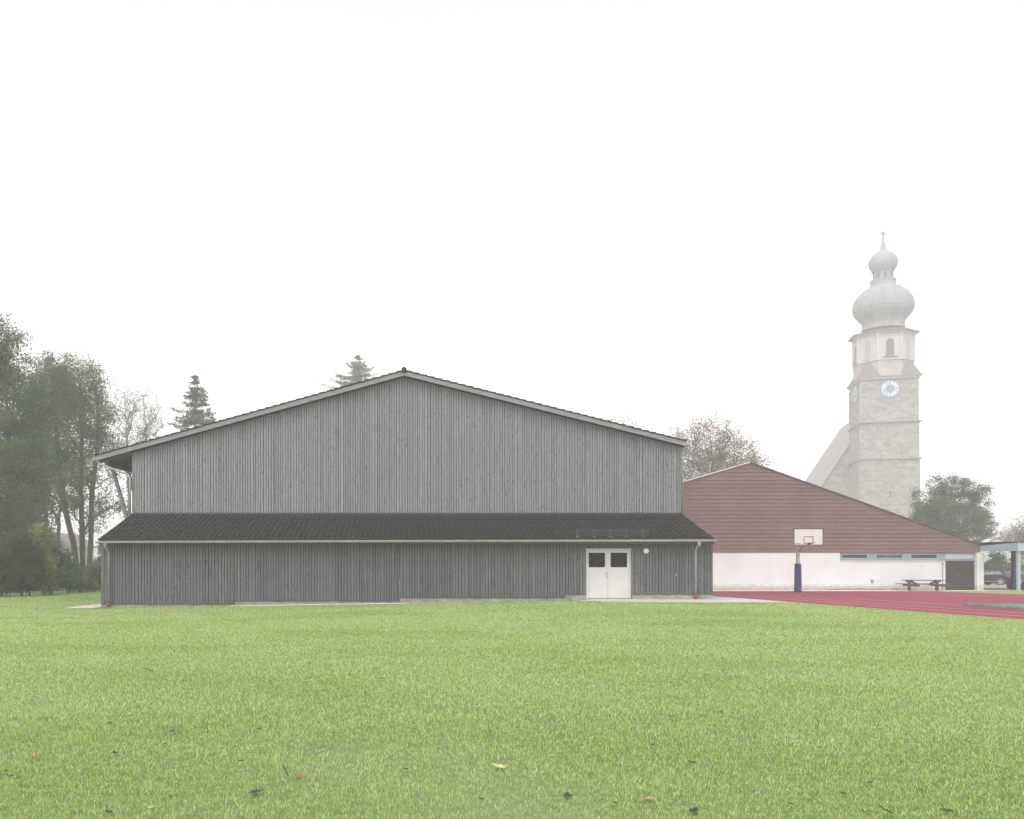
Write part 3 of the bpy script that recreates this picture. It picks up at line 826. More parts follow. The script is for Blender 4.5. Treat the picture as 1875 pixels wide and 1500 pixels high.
for a, b in ((dx0 + .02, dm - .005), (dm + .005, dx1 - .02)):
    d = MB().box(a, b, YS + .05, YS + .1, zd0, zd1).build('door', M['doordark'], sch)
    if a < dm - .5: MB().box(dm - .07, dm - .02, YS + .02, YS + .049, zd0 + .95, zd0 + 1.0).build('door_handle', M['steel'], d); MB().box(dm - .06, dm - .03, YS + .035, YS + .049, zd0 + .8, zd0 + .87).build('lock_plate', M['steel'], d)
MB().box(dx0, dx1, YS + .11, YS + .2, zd0 - .1, zb0).build('doorway_back', M['back'], sch)
vb = MB().box(X(1594.6, YS), X(1599.8, YS), YS - .04, YS - .001, Z(1067.2, YS), Z(1061.8, YS)).build('wall_vent', M['brownline'], sch)
MB().box(X(1595.6, YS), X(1597, YS), YS - .05, YS - .041, Z(1066, YS), Z(1064, YS)).box(X(1597.6, YS), X(1598.9, YS), YS - .05, YS - .041, Z(1066, YS), Z(1063, YS)).build('vent_slot', M['boardwhite'], vb)
# side and rear walls
MB().box(SX0, SX0 + .2, YS + .23, YS + 29, zg, gz(SX0) - .1).build('side_wall', M['render'], sch)
MB().box(EX - .25, EX - .05, YS + .61, YS + 29, -1.2, EZ - .1).build('side_wall', M['render'], sch)
# covered walkway joining the school on the right
can = thing('covered_walkway', 'flat roofed canopy with blue-grey fascia on slim posts beside the white pillar', 'canopy', (40, 57, -.34))
c0 = px(1795, 1000, YS - .12); c1 = px(1863, 993.5, 57.0)
x0, y0, y1, x1 = c0[0], YS - .12, 57.0, c1[0]
zt0, zt1 = c0[2], c1[2]; zbo = Z(1010, YS)
ff = MB()
ff.add([(x0, y0, zbo), (x1, y1, zbo), (x1, y1, zt1), (x0, y0, zt0), (x0 + .02, y0 + .08, zbo), (x1 + .02, y1 + .08, zbo), (x1 + .02, y1 + .08, zt1), (x0 + .02, y0 + .08, zt0)],
       [(0, 1, 2, 3), (5, 4, 7, 6), (0, 4, 5, 1), (1, 5, 6, 2), (2, 6, 7, 3), (3, 7, 4, 0)])
ff.build('fascia', M['bluegrey'], can)
MB().box(x1 + .021, x1 + 9, y1, y1 + .08, zbo, zt1).build('fascia', M['bluelight'], can)
MB().slab([(x0 - .0, y0 + .0), (x1, y1 - .05), (x1 + 9.05, y1 - .05), (x1 + 9.05, 66), (x0, 66)], zt1 + .002, zt1 + .07).build('roof_edge', M['black'], can)
MB().slab([(x0 + .06, y0 + .12), (x1 + .08, y1 + .12), (x1 + 9, y1 + .12), (x1 + 9, 66), (x0 + .06, 66)], zbo + .1, zt1 - .02).build('soffit', M['soffit'], can)
for a, yy_, m_, r_ in ((1865, 57.2, 'bluelight', .08), (1855.5, 60.5, 'bluedark', .10)):
    xx = X(a, yy_); MB().box(xx - r_, xx + r_, yy_ - r_, yy_ + r_, g(xx, yy_) - .05, zbo + .095).build('post', M[m_], can)
for xx, yy_ in ((46.5, 57.4), (46.5, 65), (41, 65)):
    MB().box(xx - .09, xx + .09, yy_ - .09, yy_ + .09, g(xx, yy_) - .05, zbo + .095).build('post', M['bluelight'], can)
sk = thing('barrel_skylight', 'pale barrel vault rooflight rising behind the canopy roof', 'skylight', (42.2, 68, 2.6))
sx0, sx1 = X(1806, 66), X(1842, 66)
ARC = [(-1 + 2 * k / 14) for k in range(15)]
pr = [(sx0 + (sx1 - sx0) * (t + 1) / 2, zt1 + .075 + (Z(986.5, 66) - zt1 - .07) * (1 - t * t)) for t in ARC]
MB().prism(pr + [(sx1, zt1 + .0715), (sx0, zt1 + .0715)], 65.9, 66.9).build('glazing', M['hullwhite'], sk, False)
ar = MB()
for yy_ in (65.86, 66.95): ar.tube([(a, yy_, b + .03) for a, b in pr], .03, 6)
ar.build('rib', M['strut'], sk)

# ------------------------------------------------------------------ church
YC = 150.0; TH = R(15.1)
A = np.array([math.sin(TH), math.cos(TH)]); B = np.array([math.cos(TH), -math.sin(TH)]); W = 8.9
C0 = np.array([X(1577, YC), YC]); CC = C0 + (A + B) * W / 2
church = thing('church', 'tall stone church tower with double onion dome, clock and steep nave roof in fog', 'church', (CC[0], CC[1], -1.5), rz=-TH)
# built in the church's own frame: x along its front, y along its axis, z up; origin at the tower's middle
zz = lambda y, Y=YC: Z(y, Y) + 1.5
H = W / 2
def sq(h, z0, z1, name, m, par=church):
    return MB().box(-h, h, -h, h, z0, z1).build(name, m, par, local=True)
sq(H + .12, 0, zz(843), 'tower_base', M['stone'])
sq(H + .05, zz(843) + .25, zz(776), 'tower_shaft', M['stone'])
sq(H - .02, zz(776) + .25, zz(693) - .3, 'tower_clock_stage', M['stone'])
for y in (843, 776): sq(H + .35, zz(y), zz(y) + .25, 'string_course', M['cornice'])
sq(H + .25, zz(693) - .3, zz(693), 'string_course', M['plaster']); sq(H + .45, zz(693), zz(693) + .22, 'cornice', M['cornice'])
# pale corner quoins on the left face
def octa(r, z0, z1, name, m, par=church):
    rr = r / math.cos(math.pi / 8)
    return MB().lathe([(rr, z0), (rr, z1)], (0, 0), 8, math.pi / 8).build(name, m, par, local=True)
z1 = zz(693) + .22; z2 = zz(661); z3 = zz(608)
octa(H - .05, z1, z2, 'belfry_base', M['plastergrey']); octa(H + .12, z2, z2 + .2, 'string_course', M['plaster'])
bel = octa(H - .1, z2 + .2, z3 - .35, 'belfry', M['plaster'])
octa(H + .2, z3 - .35, z3, 'cornice', M['plaster']); octa(H + .75, z3, z3 + .14, 'cornice', M['cornice'])
# pilasters at the eight corners and arched niches on the faces
for k in range(8):
    a = math.pi / 8 + k * math.pi / 4; rr = (H - .1) / math.cos(math.pi / 8)
    mb = MB().lathe([(.32, z2 + .2), (.32, z3 - .36)], (rr * math.cos(a) * .985, rr * math.sin(a) * .985), 8, a)
    mb.build('pilaster', M['plaster'], church, local=True)
def arch(w_, h_, n=8):
    return [(-w_ / 2, 0), (w_ / 2, 0)] + [(w_ / 2 * math.cos(math.pi * j / n), h_ - w_ / 2 + w_ / 2 * math.sin(math.pi * j / n)) for j in range(n + 1)]
def faceprism(ang, poly, r0, r1, zb, name, m, par=church, dx=0):
    "poly of (across, up) put on the face whose outward normal has angle ang"
    nx_, ny_ = math.cos(ang), math.sin(ang); tx, ty = -ny_, nx_
    n = len(poly)
    V = [(nx_ * r + tx * (u + dx), ny_ * r + ty * (u + dx), zb + v) for r in (r1, r0) for u, v in poly]
    return MB().add(V, [tuple(range(n)), tuple(range(2 * n - 1, n - 1, -1))] + [(i, i + n, (i + 1) % n + n, (i + 1) % n) for i in range(n)]).build(name, m, par, local=True)
M['louvre'] = plain('dark_belfry_louvre', (.14, .14, .15), .8, .2)
M['niche'] = plain('niche_plaster', (.44, .375, .34), .9, .05)
for k in range(8):
    ang = -math.pi / 2 + k * math.pi / 4; real = k % 2 == 0
    fr = faceprism(ang, arch(1.75 if real else 1.5, 3.55), H - .15, H - .02, z2 + .5, 'window_surround', M['plaster'])
    faceprism(ang, arch(1.25 if real else 1.1, 3.0), H - .1, H + .01, z2 + .62, 'window_opening', M['louvre'] if real else M['niche'], fr)
    if real: faceprism(ang, [(-1.1, 0), (1.1, 0), (1.1, .18), (-1.1, .18)], H - .12, H + .2, z2 + .42, 'window_sill', M['cornice'], fr)
# broach roofs on the four corners of the square stage
for sx, sy in ((-1, -1), (1, -1), (1, 1), (-1, 1)):
    e = H + .3; k = 1.9
    zz0 = z1
    MB().add([(sx * e, sy * e, zz0), (sx * (e - 2 * k + .6), sy * e, zz0), (sx * e, sy * (e - 2 * k + .6), zz0), (sx * (H - 1.35), sy * (H - 1.35), zz0 + 3.3)],
             [(0, 1, 3), (0, 3, 2), (1, 2, 3), (0, 2, 1)]).build('corner_roof', M['cornerslate'], church, local=True)
# onion dome (octagonal) and lantern
YCC = CC[1]; s_ = YCC / F * .875      # radii measured off-axis, where the lens stretches widths
zo = lambda y: Z(y, YCC) + 1.5
prof = [(41, 605), (39, 600), (38.5, 595), (41, 589), (48, 582), (54, 575), (57, 567), (57, 560), (54.5, 550), (49, 542), (42, 536), (34, 531), (26, 527), (24, 524), (24, 517), (25, 516), (25, 514)]
MB().lathe([(a * s_, zo(b)) for a, b in prof], (0, 0), 16, math.pi / 16).build('onion_dome', M['copper'], church, local=True, smooth=False)
rb = MB()
for k in range(16):
    a = math.pi / 16 + k * math.pi / 8
    rb.tube([(r * s_ * math.cos(a) * 1.005, r * s_ * math.sin(a) * 1.005, zo(b)) for r, b in prof[:13]], .07, 5)
rb.build('dome_rib', M['copper'], church, local=True)
MB().lathe([(19.5 * s_, zo(514)), (19.5 * s_, zo(499)), (22 * s_, zo(498)), (22 * s_, zo(496.5))], (0, 0), 8, math.pi / 8).build('lantern', M['copper'], church, local=True)
for k in range(8):
    faceprism(-math.pi / 2 + k * math.pi / 4, arch(.6, 1.25), 17.6 * s_, 18.3 * s_, zo(513), 'lantern_opening', M['louvre'])
prof2 = [(21, 496.5), (24, 493), (27, 488), (28, 482), (27, 476), (23, 470), (17, 465), (10, 460.5), (6, 456), (3.6, 448), (2.2, 438), (1.4, 430)]
MB().lathe([(a * s_, zo(b)) for a, b in prof2], (0, 0), 16, math.pi / 16).build('small_onion_dome', M['copper'], church, local=True)
cr = MB(); zc_ = zo(427)
cr.lathe([(.01, zc_ - .36)] + [(.36 * math.cos(t), zc_ + .36 * math.sin(t)) for t in np.linspace(-1.4, 1.4, 8)] + [(.01, zc_ + .36)], (0, 0), 12)
cr.build('finial_ball', M['copper'], church, True, local=True)
cr = MB().tube([(0, 0, zc_ + .3), (0, 0, zo(404))], .04, 6); cr.tube([(-.5, 0, zo(411)), (.5, 0, zo(411))], .035, 6)
cr.build('cross', M['copper'], church, local=True)
# clocks
def clock(ang, zc, r=1.36):
    rr = H - .02
    face = faceprism(ang, [(-r - .05, -r - .05), (r + .05, -r - .05), (r + .05, r + .05), (-r - .05, r + .05)], rr - .02, rr + .06, zc, 'clock_face', M['clockblue'])
    n = 32; c = lambda q: [(q * math.cos(2 * math.pi * j / n), q * math.sin(2 * math.pi * j / n)) for j in range(n)]
    faceprism(ang, c(r * .97), rr, rr + .075, zc, 'clock_ring', M['clockwhite'], face)
    faceprism(ang, c(r * .53), rr, rr + .09, zc, 'clock_centre', M['clockblue'], face)
    nx_, ny_ = math.cos(ang), math.sin(ang); tx, ty = -ny_, nx_
    num = ['XII', 'I', 'II', 'III', 'IV', 'V', 'VI', 'VII', 'VIII', 'IX', 'X', 'XI']
    mb = MB()
    def P3(u, v, d): return (nx_ * (rr + d) + tx * u, ny_ * (rr + d) + ty * u, zc + v)
    def stroke(p, q, w_, d=.08):
        p = np.array(p); q = np.array(q); t = (q - p) / np.linalg.norm(q - p); s = np.array([-t[1], t[0]]) * w_ / 2
        pl_ = [p - s, p + s, q + s, q - s]
        V = [P3(a, b, dd) for dd in (d, d + .012) for a, b in pl_]
        mb.add(V, [(0, 1, 2, 3), (7, 6, 5, 4), (0, 4, 5, 1), (1, 5, 6, 2), (2, 6, 7, 3), (3, 7, 4, 0)])
    for k, s in enumerate(num):
        al = math.pi / 2 - k * math.pi / 6; ur = np.array([math.cos(al), math.sin(al)]); ut = np.array([math.sin(al), -math.cos(al)])
        wds = {'I': .085, 'V': .15, 'X': .15}; tot = sum(wds[ch_] for ch_ in s); o = -tot / 2
        for ch_ in s:
            wq = wds[ch_]; c_ = o + wq / 2; o += wq; ri, ro = r * .62, r * .88
            if ch_ == 'I': stroke(ur * ri + ut * c_, ur * ro + ut * c_, .035)
            elif ch_ == 'V': stroke(ur * ri + ut * c_, ur * ro + ut * (c_ - .055), .035); stroke(ur * ri + ut * c_, ur * ro + ut * (c_ + .055), .025)
            else: stroke(ur * ri + ut * (c_ - .055), ur * ro + ut * (c_ + .055), .035); stroke(ur * ri + ut * (c_ + .055), ur * ro + ut * (c_ - .055), .025)
    mb.build('clock_numerals', M['black'], face, local=True)
    for nm, deg, ln, wd in (('minute_hand', 258, .9, .10), ('hour_hand', 82, .6, .13)):
        mb = MB(); al = math.pi / 2 - R(deg); ur = np.array([math.cos(al), math.sin(al)])
        stroke(-ur * .15, ur * r * ln * .95, wd, .11 if nm[0] == 'm' else .13)
        mb.build(nm, M['gold'], face, local=True)
clock(-math.pi / 2, zz(712, YC - 1.1)); clock(math.pi, zz(722, YC + 4.2), 1.36)
# slit windows
faceprism(-math.pi / 2, [(-.2, 0), (.2, 0), (.2, 1.15), (-.2, 1.15)], H + .1, H + .135, zz(912, YC), 'slit_window', M['louvre'])
faceprism(math.pi, [(-.35, 0), (.35, 0), (.35, 1.8), (-.35, 1.8)], H - .05, H + .0, zz(748, YC + 4), 'blind_slit', M['cornice'])
for sx, sy in ((-1, -1), (-1, 1)):
    q_ = MB(); hz = 0
    k = 0
    while hz < zz(693) - 1.2:
        wdt = 1.1 if k % 2 else .7
        q_.box(-H - .145, -H + .0, *(sorted((sy * H + (-sy * wdt), sy * H))), hz, hz + .42); hz += .45; k += 1
    q_.build('corner_stones', M['plastergrey'], church, local=True)
# nave: long body behind the tower with a steep roof
NR = zz(752, 165) ; NE = 13.5; NW = 11.5; n0, n1 = H - .6, 34; NX = {-1: NW, 1: 3.6}
nv = MB().box(-NW, 3.6, n0 + .5, n1, 0, NE); nv.prism([(-NW + .01, NE + .001), (3.59, NE + .001), (0, NR - .4)], n0 + .5, n1)
nv.build('nave_wall', M['stone'], church, local=True)
for s in (-1, 1):
    NW_ = NX[s]; sl_ = (NR - NE) / NW_; o_ = .6 if s < 0 else .2
    P4 = [(0, NR - .3), (s * (NW_ + o_), NE - o_ * sl_ - .3), (s * (NW_ + o_), NE - o_ * sl_), (0, NR)]
    if s < 0: P4 = P4[::-1]
    MB().prism(P4, n0 + 3.4, n1 + .4).build('nave_roof', M['slate'], church, local=True)
    MB().prism([(a, b + .04) for a, b in P4], n0 + .2, n0 + 3.398).build('roof_verge', M['churchred'], church, local=True)

# the church is a large one standing well back in the fog
church.scale = (1.4,) * 3; church.location = (CC[0] * 1.4, CC[1] * 1.4, EYE - (EYE + 1.5) * 1.4)

# ------------------------------------------------------------------ trees
def skeleton(stems, targets, jit=.12, pen=.35, r_tip=.012, r_base=.2):
    pos = []; par = []; plen = []
    for st in stems:
        for i, p in enumerate(st):
            p = np.array(p, float); pos.append(p); par.append(len(pos) - 2 if i else -1)
            plen.append(plen[-1] + np.linalg.norm(p - pos[-2]) if i else 0)
    base = pos[0]
    targets = sorted(targets, key=lambda t: np.linalg.norm((t - base) * (1, 1, .6)))
    P = np.zeros((len(pos) + len(targets) * 5, 3)); P[:len(pos)] = pos; n = len(pos)
    pl_ = np.zeros(len(P)); pl_[:n] = plen; par = par + [0] * (len(P) - n)
    tips = []
    for t in targets:
        d = np.linalg.norm(P[:n] - t, axis=1); up = P[:n, 2] - t[2]
        cost = d + pen * pl_[:n] + np.maximum(up, 0) * 1.3
        k = int(np.argmin(cost)); L = d[k]; m = 2 if L < 1.2 else 4
        a = P[k].copy(); last = k
        for q in range(1, m + 1):
            f = q / m; p = a + (t - a) * f
            if q < m: p = p + rng.normal(0, jit * L * .35, 3) + np.array([0, 0, .10 * L * math.sin(f * math.pi)])
            P[n] = p; par[n] = last; pl_[n] = pl_[last] + np.linalg.norm(p - P[last]); last = n; n += 1
        tips.append(last)
    w_ = np.zeros(n); w_[tips] = 1
    for i in range(n - 1, -1, -1):
        if par[i] >= 0 and i > par[i]: w_[par[i]] += w_[i]
    rad = r_tip * np.maximum(w_, 1) ** .5
    rad = rad * (r_base / max(rad.max(), 1e-6)) ** (np.log(np.maximum(w_, 1)) / math.log(max(w_.max(), 2)))
    return P[:n], par[:n], rad, [P[i] for i in tips]
def branch_mesh(P, par, rad, name, m, parent):
    n = 5; V = []; Fc = []
    idx = [i for i in range(len(P)) if par[i] >= 0]
    for i in idx:
        a, b = P[par[i]], P[i]; d = b - a; L = np.linalg.norm(d)
        if L < 1e-5: continue
        d /= L; u = np.cross(d, (0, 0, 1.) if abs(d[2]) < .9 else (1., 0, 0)); u /= np.linalg.norm(u); v = np.cross(d, u)
        ra = min(rad[par[i]], rad[i] * 1.6 + .006); k = len(V)
        for p, r in ((a - d * ra * .3, ra), (b, rad[i])):
            for j in range(n):
                t = 2 * math.pi * j / n; V.append(p + r * (math.cos(t) * u + math.sin(t) * v))
        for j in range(n): Fc.append((k + j, k + (j + 1) % n, k + n + (j + 1) % n, k + n + j))
    return mesh_obj(name, np.array(V), np.array(Fc), m, parent, True)
def leaves(centres, n, spread, size, name, m, parent, droop=0., flat=.8, asp=.62):
    c = np.array(centres); i = rng.integers(0, len(c), n)
    p = c[i] + rng.normal(0, 1, (n, 3)) * spread * np.array([1, 1, flat]); p[:, 2] -= droop * np.abs(rng.normal(0, 1, n))
    nr = rng.normal(0, 1, (n, 3)); nr[:, 2] += .5; nr /= np.linalg.norm(nr, axis=1)[:, None]
    t = rng.normal(0, 1, (n, 3)); t -= nr * (t * nr).sum(1)[:, None]; t /= np.linalg.norm(t, axis=1)[:, None]
    b = np.cross(nr, t); s = size * (.6 + .8 * rng.random(n))[:, None] / 2
    V = np.stack([p - t * s, p + b * s * asp - t * s * .1, p + t * s, p - b * s * asp - t * s * .1], 1)
    return mesh_obj(name, V, np.arange(4 * n).reshape(-1, 4), m, parent)
def crown_points(lobes, n, shell=.55):
    "points inside a set of ellipsoid lobes, most of them near the outside; x, y, z, rx, ry, rz"
    vol = np.array([a[3] * a[4] * a[5] for a in lobes]); vol = vol / vol.sum(); out = []
    while len(out) < n:
        a = lobes[rng.choice(len(lobes), p=vol)]
        d = rng.normal(0, 1, 3); d /= np.linalg.norm(d); r = (shell + (1 - shell) * rng.random()) if rng.random() < .75 else rng.random() ** .5
        r *= 1 + .10 * math.sin(7 * d[0] + 5 * d[1] + 9 * d[2])
        out.append(np.array(a[:3]) + d * r * np.array(a[3:]))
    return out
def broadleaf(name, label, cat, base, lobes, stems, n_tips, n_leaf, size, spread, lm, bm='bark', r_base=.2, group=None, droop=.0, pen=.35, r_tip=.012, shell=.55):
    bz = g(base[0], base[1])
    t = thing(name, label, cat, (base[0], base[1], bz), group)
    tg = [p for p in crown_points(lobes, n_tips, shell) if p[2] > bz + .3]
    P_, par, rad, tips = skeleton(stems, tg, pen=pen, r_base=r_base, r_tip=r_tip)
    branch_mesh(P_, par, rad, 'trunk', M[bm], t)
    if n_leaf: leaves(tips, n_leaf, spread, size, 'crown', M[lm], t, droop)
    return t
def spruce(name, label, x, y, top, rbase, n_whorl, dens, lm, zlow=1.5, group=None, sparse=1.0):
    bz = g(x, y); t = thing(name, label, 'tree', (x, y, bz), group)
    H_ = top - bz
    MB().tube([(x, y, bz - .2), (x + .1, y, bz + H_ * .5), (x, y, top)], [H_ * .013, H_ * .008, .02], 8).build('trunk', M['bark'], t, True)
    br = MB(); C = []; 
    for k in range(n_whorl):
        f = min(.995, (k + random.random() * 1.3) / n_whorl); z = bz + zlow + (H_ - zlow) * f ** .9
        L = rbase * (1 - f) ** .85 * random.uniform(.6, 1.15) + .12
        nb = random.randint(6, 9)
        a0 = random.random() * 6.3
        for j in range(nb):
            if random.random() > sparse: continue
            a = a0 + j * 2 * math.pi / nb + random.uniform(-.25, .25); l = L * random.uniform(.5, 1.2); z += random.uniform(-.12, .12)
            pts = [(x + math.cos(a) * l * q, y + math.sin(a) * l * q, z - .30 * l * q + .32 * l * q ** 2.4) for q in (0, .35, .7, 1)]
            br.tube(pts, [.035, .025, .016, .006], 4, False)
            m_ = max(3, int(l * 6))
            for q in np.linspace(.12, 1, m_):
                cx_ = x + math.cos(a) * l * q; cy_ = y + math.sin(a) * l * q; cz_ = z - .30 * l * q + .32 * l * q ** 2.4
                C.append((cx_, cy_, cz_, (1.15 - q) * l * .35 + .1))
    br.build('branches', M['bark'], t)
    C = np.array(C); n = int(len(C) * dens); i = rng.integers(0, len(C), n)
    p = C[i, :3] + rng.normal(0, 1, (n, 3)) * C[i, 3:4] * np.array([.5, .5, .12]); p[:, 2] -= np.abs(rng.normal(0, .12, n))
    s = .20 * (.6 + .8 * rng.random(n))
    tdir = rng.normal(0, 1, (n, 3)); tdir[:, 2] = -np.abs(tdir[:, 2]) * .9; tdir /= np.linalg.norm(tdir, axis=1)[:, None]
    b = np.cross(tdir, rng.normal(0, 1, (n, 3))); b /= np.linalg.norm(b, axis=1)[:, None]
    V = np.stack([p - tdir * s[:, None], p + b * s[:, None] * .3, p + tdir * s[:, None], p - b * s[:, None] * .3], 1)
    mesh_obj('crown', V, np.arange(4 * n).reshape(-1, 4), M[lm], t)
    return t

M['leafdark'] = leafmat('dark_green_leaves', (.045, .092, .030), (.085, .145, .048), (.145, .195, .07))
M['leafmid'] = leafmat('grey_green_leaves', (.08, .125, .055), (.13, .18, .08), (.21, .24, .11))
M['leafpale'] = leafmat('fog_paled_leaves', (.17, .17, .13), (.23, .22, .16), (.29, .26, .19))  # fading of the far trees in fog is put into this pale colour
M['leafyellow'] = leafmat('yellowing_leaves', (.10, .15, .03), (.18, .21, .045), (.36, .31, .07))
M['leafbrown'] = leafmat('brown_autumn_leaves', (.15, .145, .085), (.215, .195, .125), (.30, .25, .16))  # autumn brown, lightened to add to the fog over the distant crown
M['leafbright'] = leafmat('green_leaves', (.065, .125, .065), (.10, .17, .09), (.15, .22, .12))
M['leafdeep'] = leafmat('deep_green_leaves', (.028, .048, .02), (.045, .072, .028), (.075, .10, .035))
M['needle'] = leafmat('spruce_needles', (.10, .12, .09), (.135, .155, .115), (.17, .19, .14), .15)  # needle green raised in tone to imitate the fog in front of it

def stem(b, pts, Y):
    "stem given by photo pixels at depth Y"
    out = [np.array([X(b[0], Y), Y, g(X(b[0], Y), Y) - .1])]
    for a in pts:
        c = px(a[0], a[1], Y + (a[2] if len(a) > 2 else 0)); out.append(np.array(c))
    return out
def lobe(x, y, Y, rx, rz, ry=None):
    "crown lobe: centre pixel, depth, radii in pixels"
    k = Y / F; c = px(x, y, Y); return (c[0], c[1], c[2], rx * k, (ry or rx) * k, rz * k)

TG = 'trees along the left edge of the lawn'
# far left: dense dark tree filling the edge of the picture
broadleaf('broadleaf_tree', 'tallest dense dark green tree at the far left edge of the lawn', 'tree', (X(20, 62), 62),
          [lobe(8, 650, 62, 40, 55), lobe(-35, 700, 63, 60, 95), lobe(45, 745, 62, 48, 60), lobe(10, 830, 61, 70, 75), lobe(62, 860, 60.5, 42, 60), lobe(-10, 920, 60, 80, 70), lobe(50, 950, 59.5, 52, 60), lobe(5, 605, 62, 24, 28), lobe(70, 800, 62, 30, 40), lobe(0, 1000, 60, 60, 60)],
          [stem((20, 1085), [(22, 950), (15, 800), (10, 680), (12, 610)], 62), stem((-25, 1085), [(-28, 900), (-35, 750)], 62.5)],
          620, 100000, .15, .38, 'leafdark', r_base=.30, group=TG, shell=.7)
broadleaf('broadleaf_tree', 'dark tree cut by the left picture border, behind the tallest one', 'tree', (X(-90, 68), 68),
          [lobe(-95, 700, 68, 75, 110), lobe(-80, 850, 67, 90, 120), lobe(-60, 960, 66, 80, 90)],
          [stem((-90, 1080), [(-90, 900), (-95, 700)], 68)], 350, 20000, .19, .42, 'leafdark', r_base=.3, group=TG)
# tall loose tree on several leaning stems
broadleaf('multi_stem_tree', 'tall airy grey-green tree on several leaning stems left of the barn', 'tree', (X(150, 74), 74),
          [lobe(95, 720, 74, 42, 60), lobe(140, 700, 74, 50, 50), lobe(172, 760, 74, 42, 60), lobe(120, 790, 74, 55, 60), lobe(190, 840, 74, 38, 50), lobe(128, 870, 73.5, 42, 50), lobe(205, 920, 74, 30, 45), lobe(95, 672, 74.3, 30, 26), lobe(165, 940, 74.5, 36, 36)],
          [stem((146, 1075), [(135, 1000), (118, 930), (108, 850), (100, 760), (95, 690)], 74),
           stem((152, 1075), [(150, 980), (148, 900), (150, 800), (148, 700)], 74.4),
           stem((160, 1075), [(166, 990), (168, 900), (178, 820), (180, 740)], 73.8),
           stem((148, 1075), [(142, 1010), (132, 940, .6), (128, 860, 1.0)], 74.6)],
          560, 58000, .14, .36, 'leafmid', r_base=.25, group=TG, pen=.25, shell=.6)
broadleaf('multi_stem_tree', 'grey-green tree between the dense dark tree and the leaning stems', 'tree', (X(75, 88), 88),
          [lobe(80, 740, 88, 48, 70), lobe(60, 840, 88, 52, 75), lobe(115, 880, 88, 42, 65), lobe(100, 690, 88, 28, 35)],
          [stem((80, 1072), [(84, 950), (78, 800), (85, 700)], 88), stem((98, 1072), [(108, 960), (112, 850)], 88)],
          420, 34000, .16, .42, 'leafmid', r_base=.2, group=TG, pen=.25)
# thin nearly bare tree further off
broadleaf('bare_tree', 'thin nearly leafless tree fading in the fog beyond the barn eave', 'tree', (X(240, 112), 112),
          [lobe(225, 745, 112, 28, 45), lobe(262, 755, 113, 36, 50), lobe(245, 820, 112, 48, 50), lobe(285, 790, 113, 28, 35)],
          [stem((236, 1066), [(236, 900), (232, 800), (228, 720)], 112), stem((262, 1066), [(262, 880), (268, 800), (262, 725)], 113)],
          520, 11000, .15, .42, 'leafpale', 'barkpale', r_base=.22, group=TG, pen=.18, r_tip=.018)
spruce('spruce_tree', 'dark spruce rising behind the left slope of the barn roof', X(357, 105), 105, Z(686, 105), 6.8, 40, 6, 'needle', 9.0, sparse=.62)
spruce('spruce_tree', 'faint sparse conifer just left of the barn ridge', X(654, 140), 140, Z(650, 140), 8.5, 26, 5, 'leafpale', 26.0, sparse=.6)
# shrubs under the trees
SG = 'shrubs at the foot of the left trees'
def shrub(label, x, y0, Y, rx, h, lm, n, size=.11, name='shrub', group=SG):
    c = X(x, Y); gz_ = g(c, Y); k = Y / F
    lb = [(c + random.uniform(-.4, .4) * rx * k, Y + random.uniform(-.5, .5), gz_ + h * k * random.uniform(.3, .62), rx * k * random.uniform(.45, .75), rx * k * .6, h * k * random.uniform(.3, .42)) for _ in range(5)]
    lb.append((c, Y, gz_ + h * k * .28, rx * k * .95, rx * k * .7, h * k * .34))
    st = [[np.array([c + random.uniform(-.3, .3), Y + random.uniform(-.3, .3), gz_ - .05]), np.array([c + random.uniform(-.5, .5), Y, gz_ + h * k * .4])] for _ in range(4)]
    return broadleaf(name, label, 'shrub', (c, Y), lb, st, max(60, n // 90), n, size, .16 * max(1, rx * k / 1.5), lm, r_base=.05, group=group, r_tip=.006)
shrub('yellowing bush glowing at the edge of the dark tree', 78, 0, 52.5, 26, 150, 'leafyellow', 5500, .11)
shrub('low dark green bush at the far left lawn edge', 8, 0, 48.5, 40, 120, 'leafdeep', 12000)
shrub('dark green bush beneath the yellowing bush', 50, 0, 49.2, 34, 130, 'leafdeep', 12000)
shrub('yellow-green low bush left of the leaning stems', 88, 0, 50.8, 18, 80, 'leafyellow', 4500)
shrub('small leafy bush in front of the leaning stems', 128, 0, 53.5, 22, 60, 'leafbright', 6000, .13)
shrub('round dark bush behind the leaning stems', 108, 0, 60, 26, 100, 'leafdeep', 8000, .13)
shrub('green bush half hidden by the barn corner', 176, 0, 58, 22, 75, 'leafmid', 7000, .12)
shrub('tall pale bush behind the barn corner', 188, 0, 68, 28, 110, 'leafmid', 8000, .14)
shrub('green bush between the leaning stems and the yellowing bush', 108, 0, 70, 24, 95, 'leafmid', 9000, .13)
shrub('low rank weeds at the foot of the leaning stems', 150, 0, 55.5, 30, 28, 'leafmid', 4500, .10)
shrub('dark undergrowth behind the far left bushes', 30, 0, 55, 45, 150, 'leafdeep', 12000, .13)
# far house glimpsed between the trunks
fh = thing('far_house', 'pale far house glimpsed through the left trees', 'house', (X(112, 120), 120, -1))
x = X(104, 120)
MB().box(x - 2.2, x + 2.2, 120, 128, -1, 3.9).build('wall', M['plaster'], fh)
MB().prism([(x - 2.6, 3.6), (x + 2.6, 3.6), (x, 5.6)], 119.4, 128.6).build('roof', M['roofgrey'], fh)
MB().box(x - 1.4, x - .5, 119.96, 119.999, 1, 2.4).build('window', M['glass'], fh)
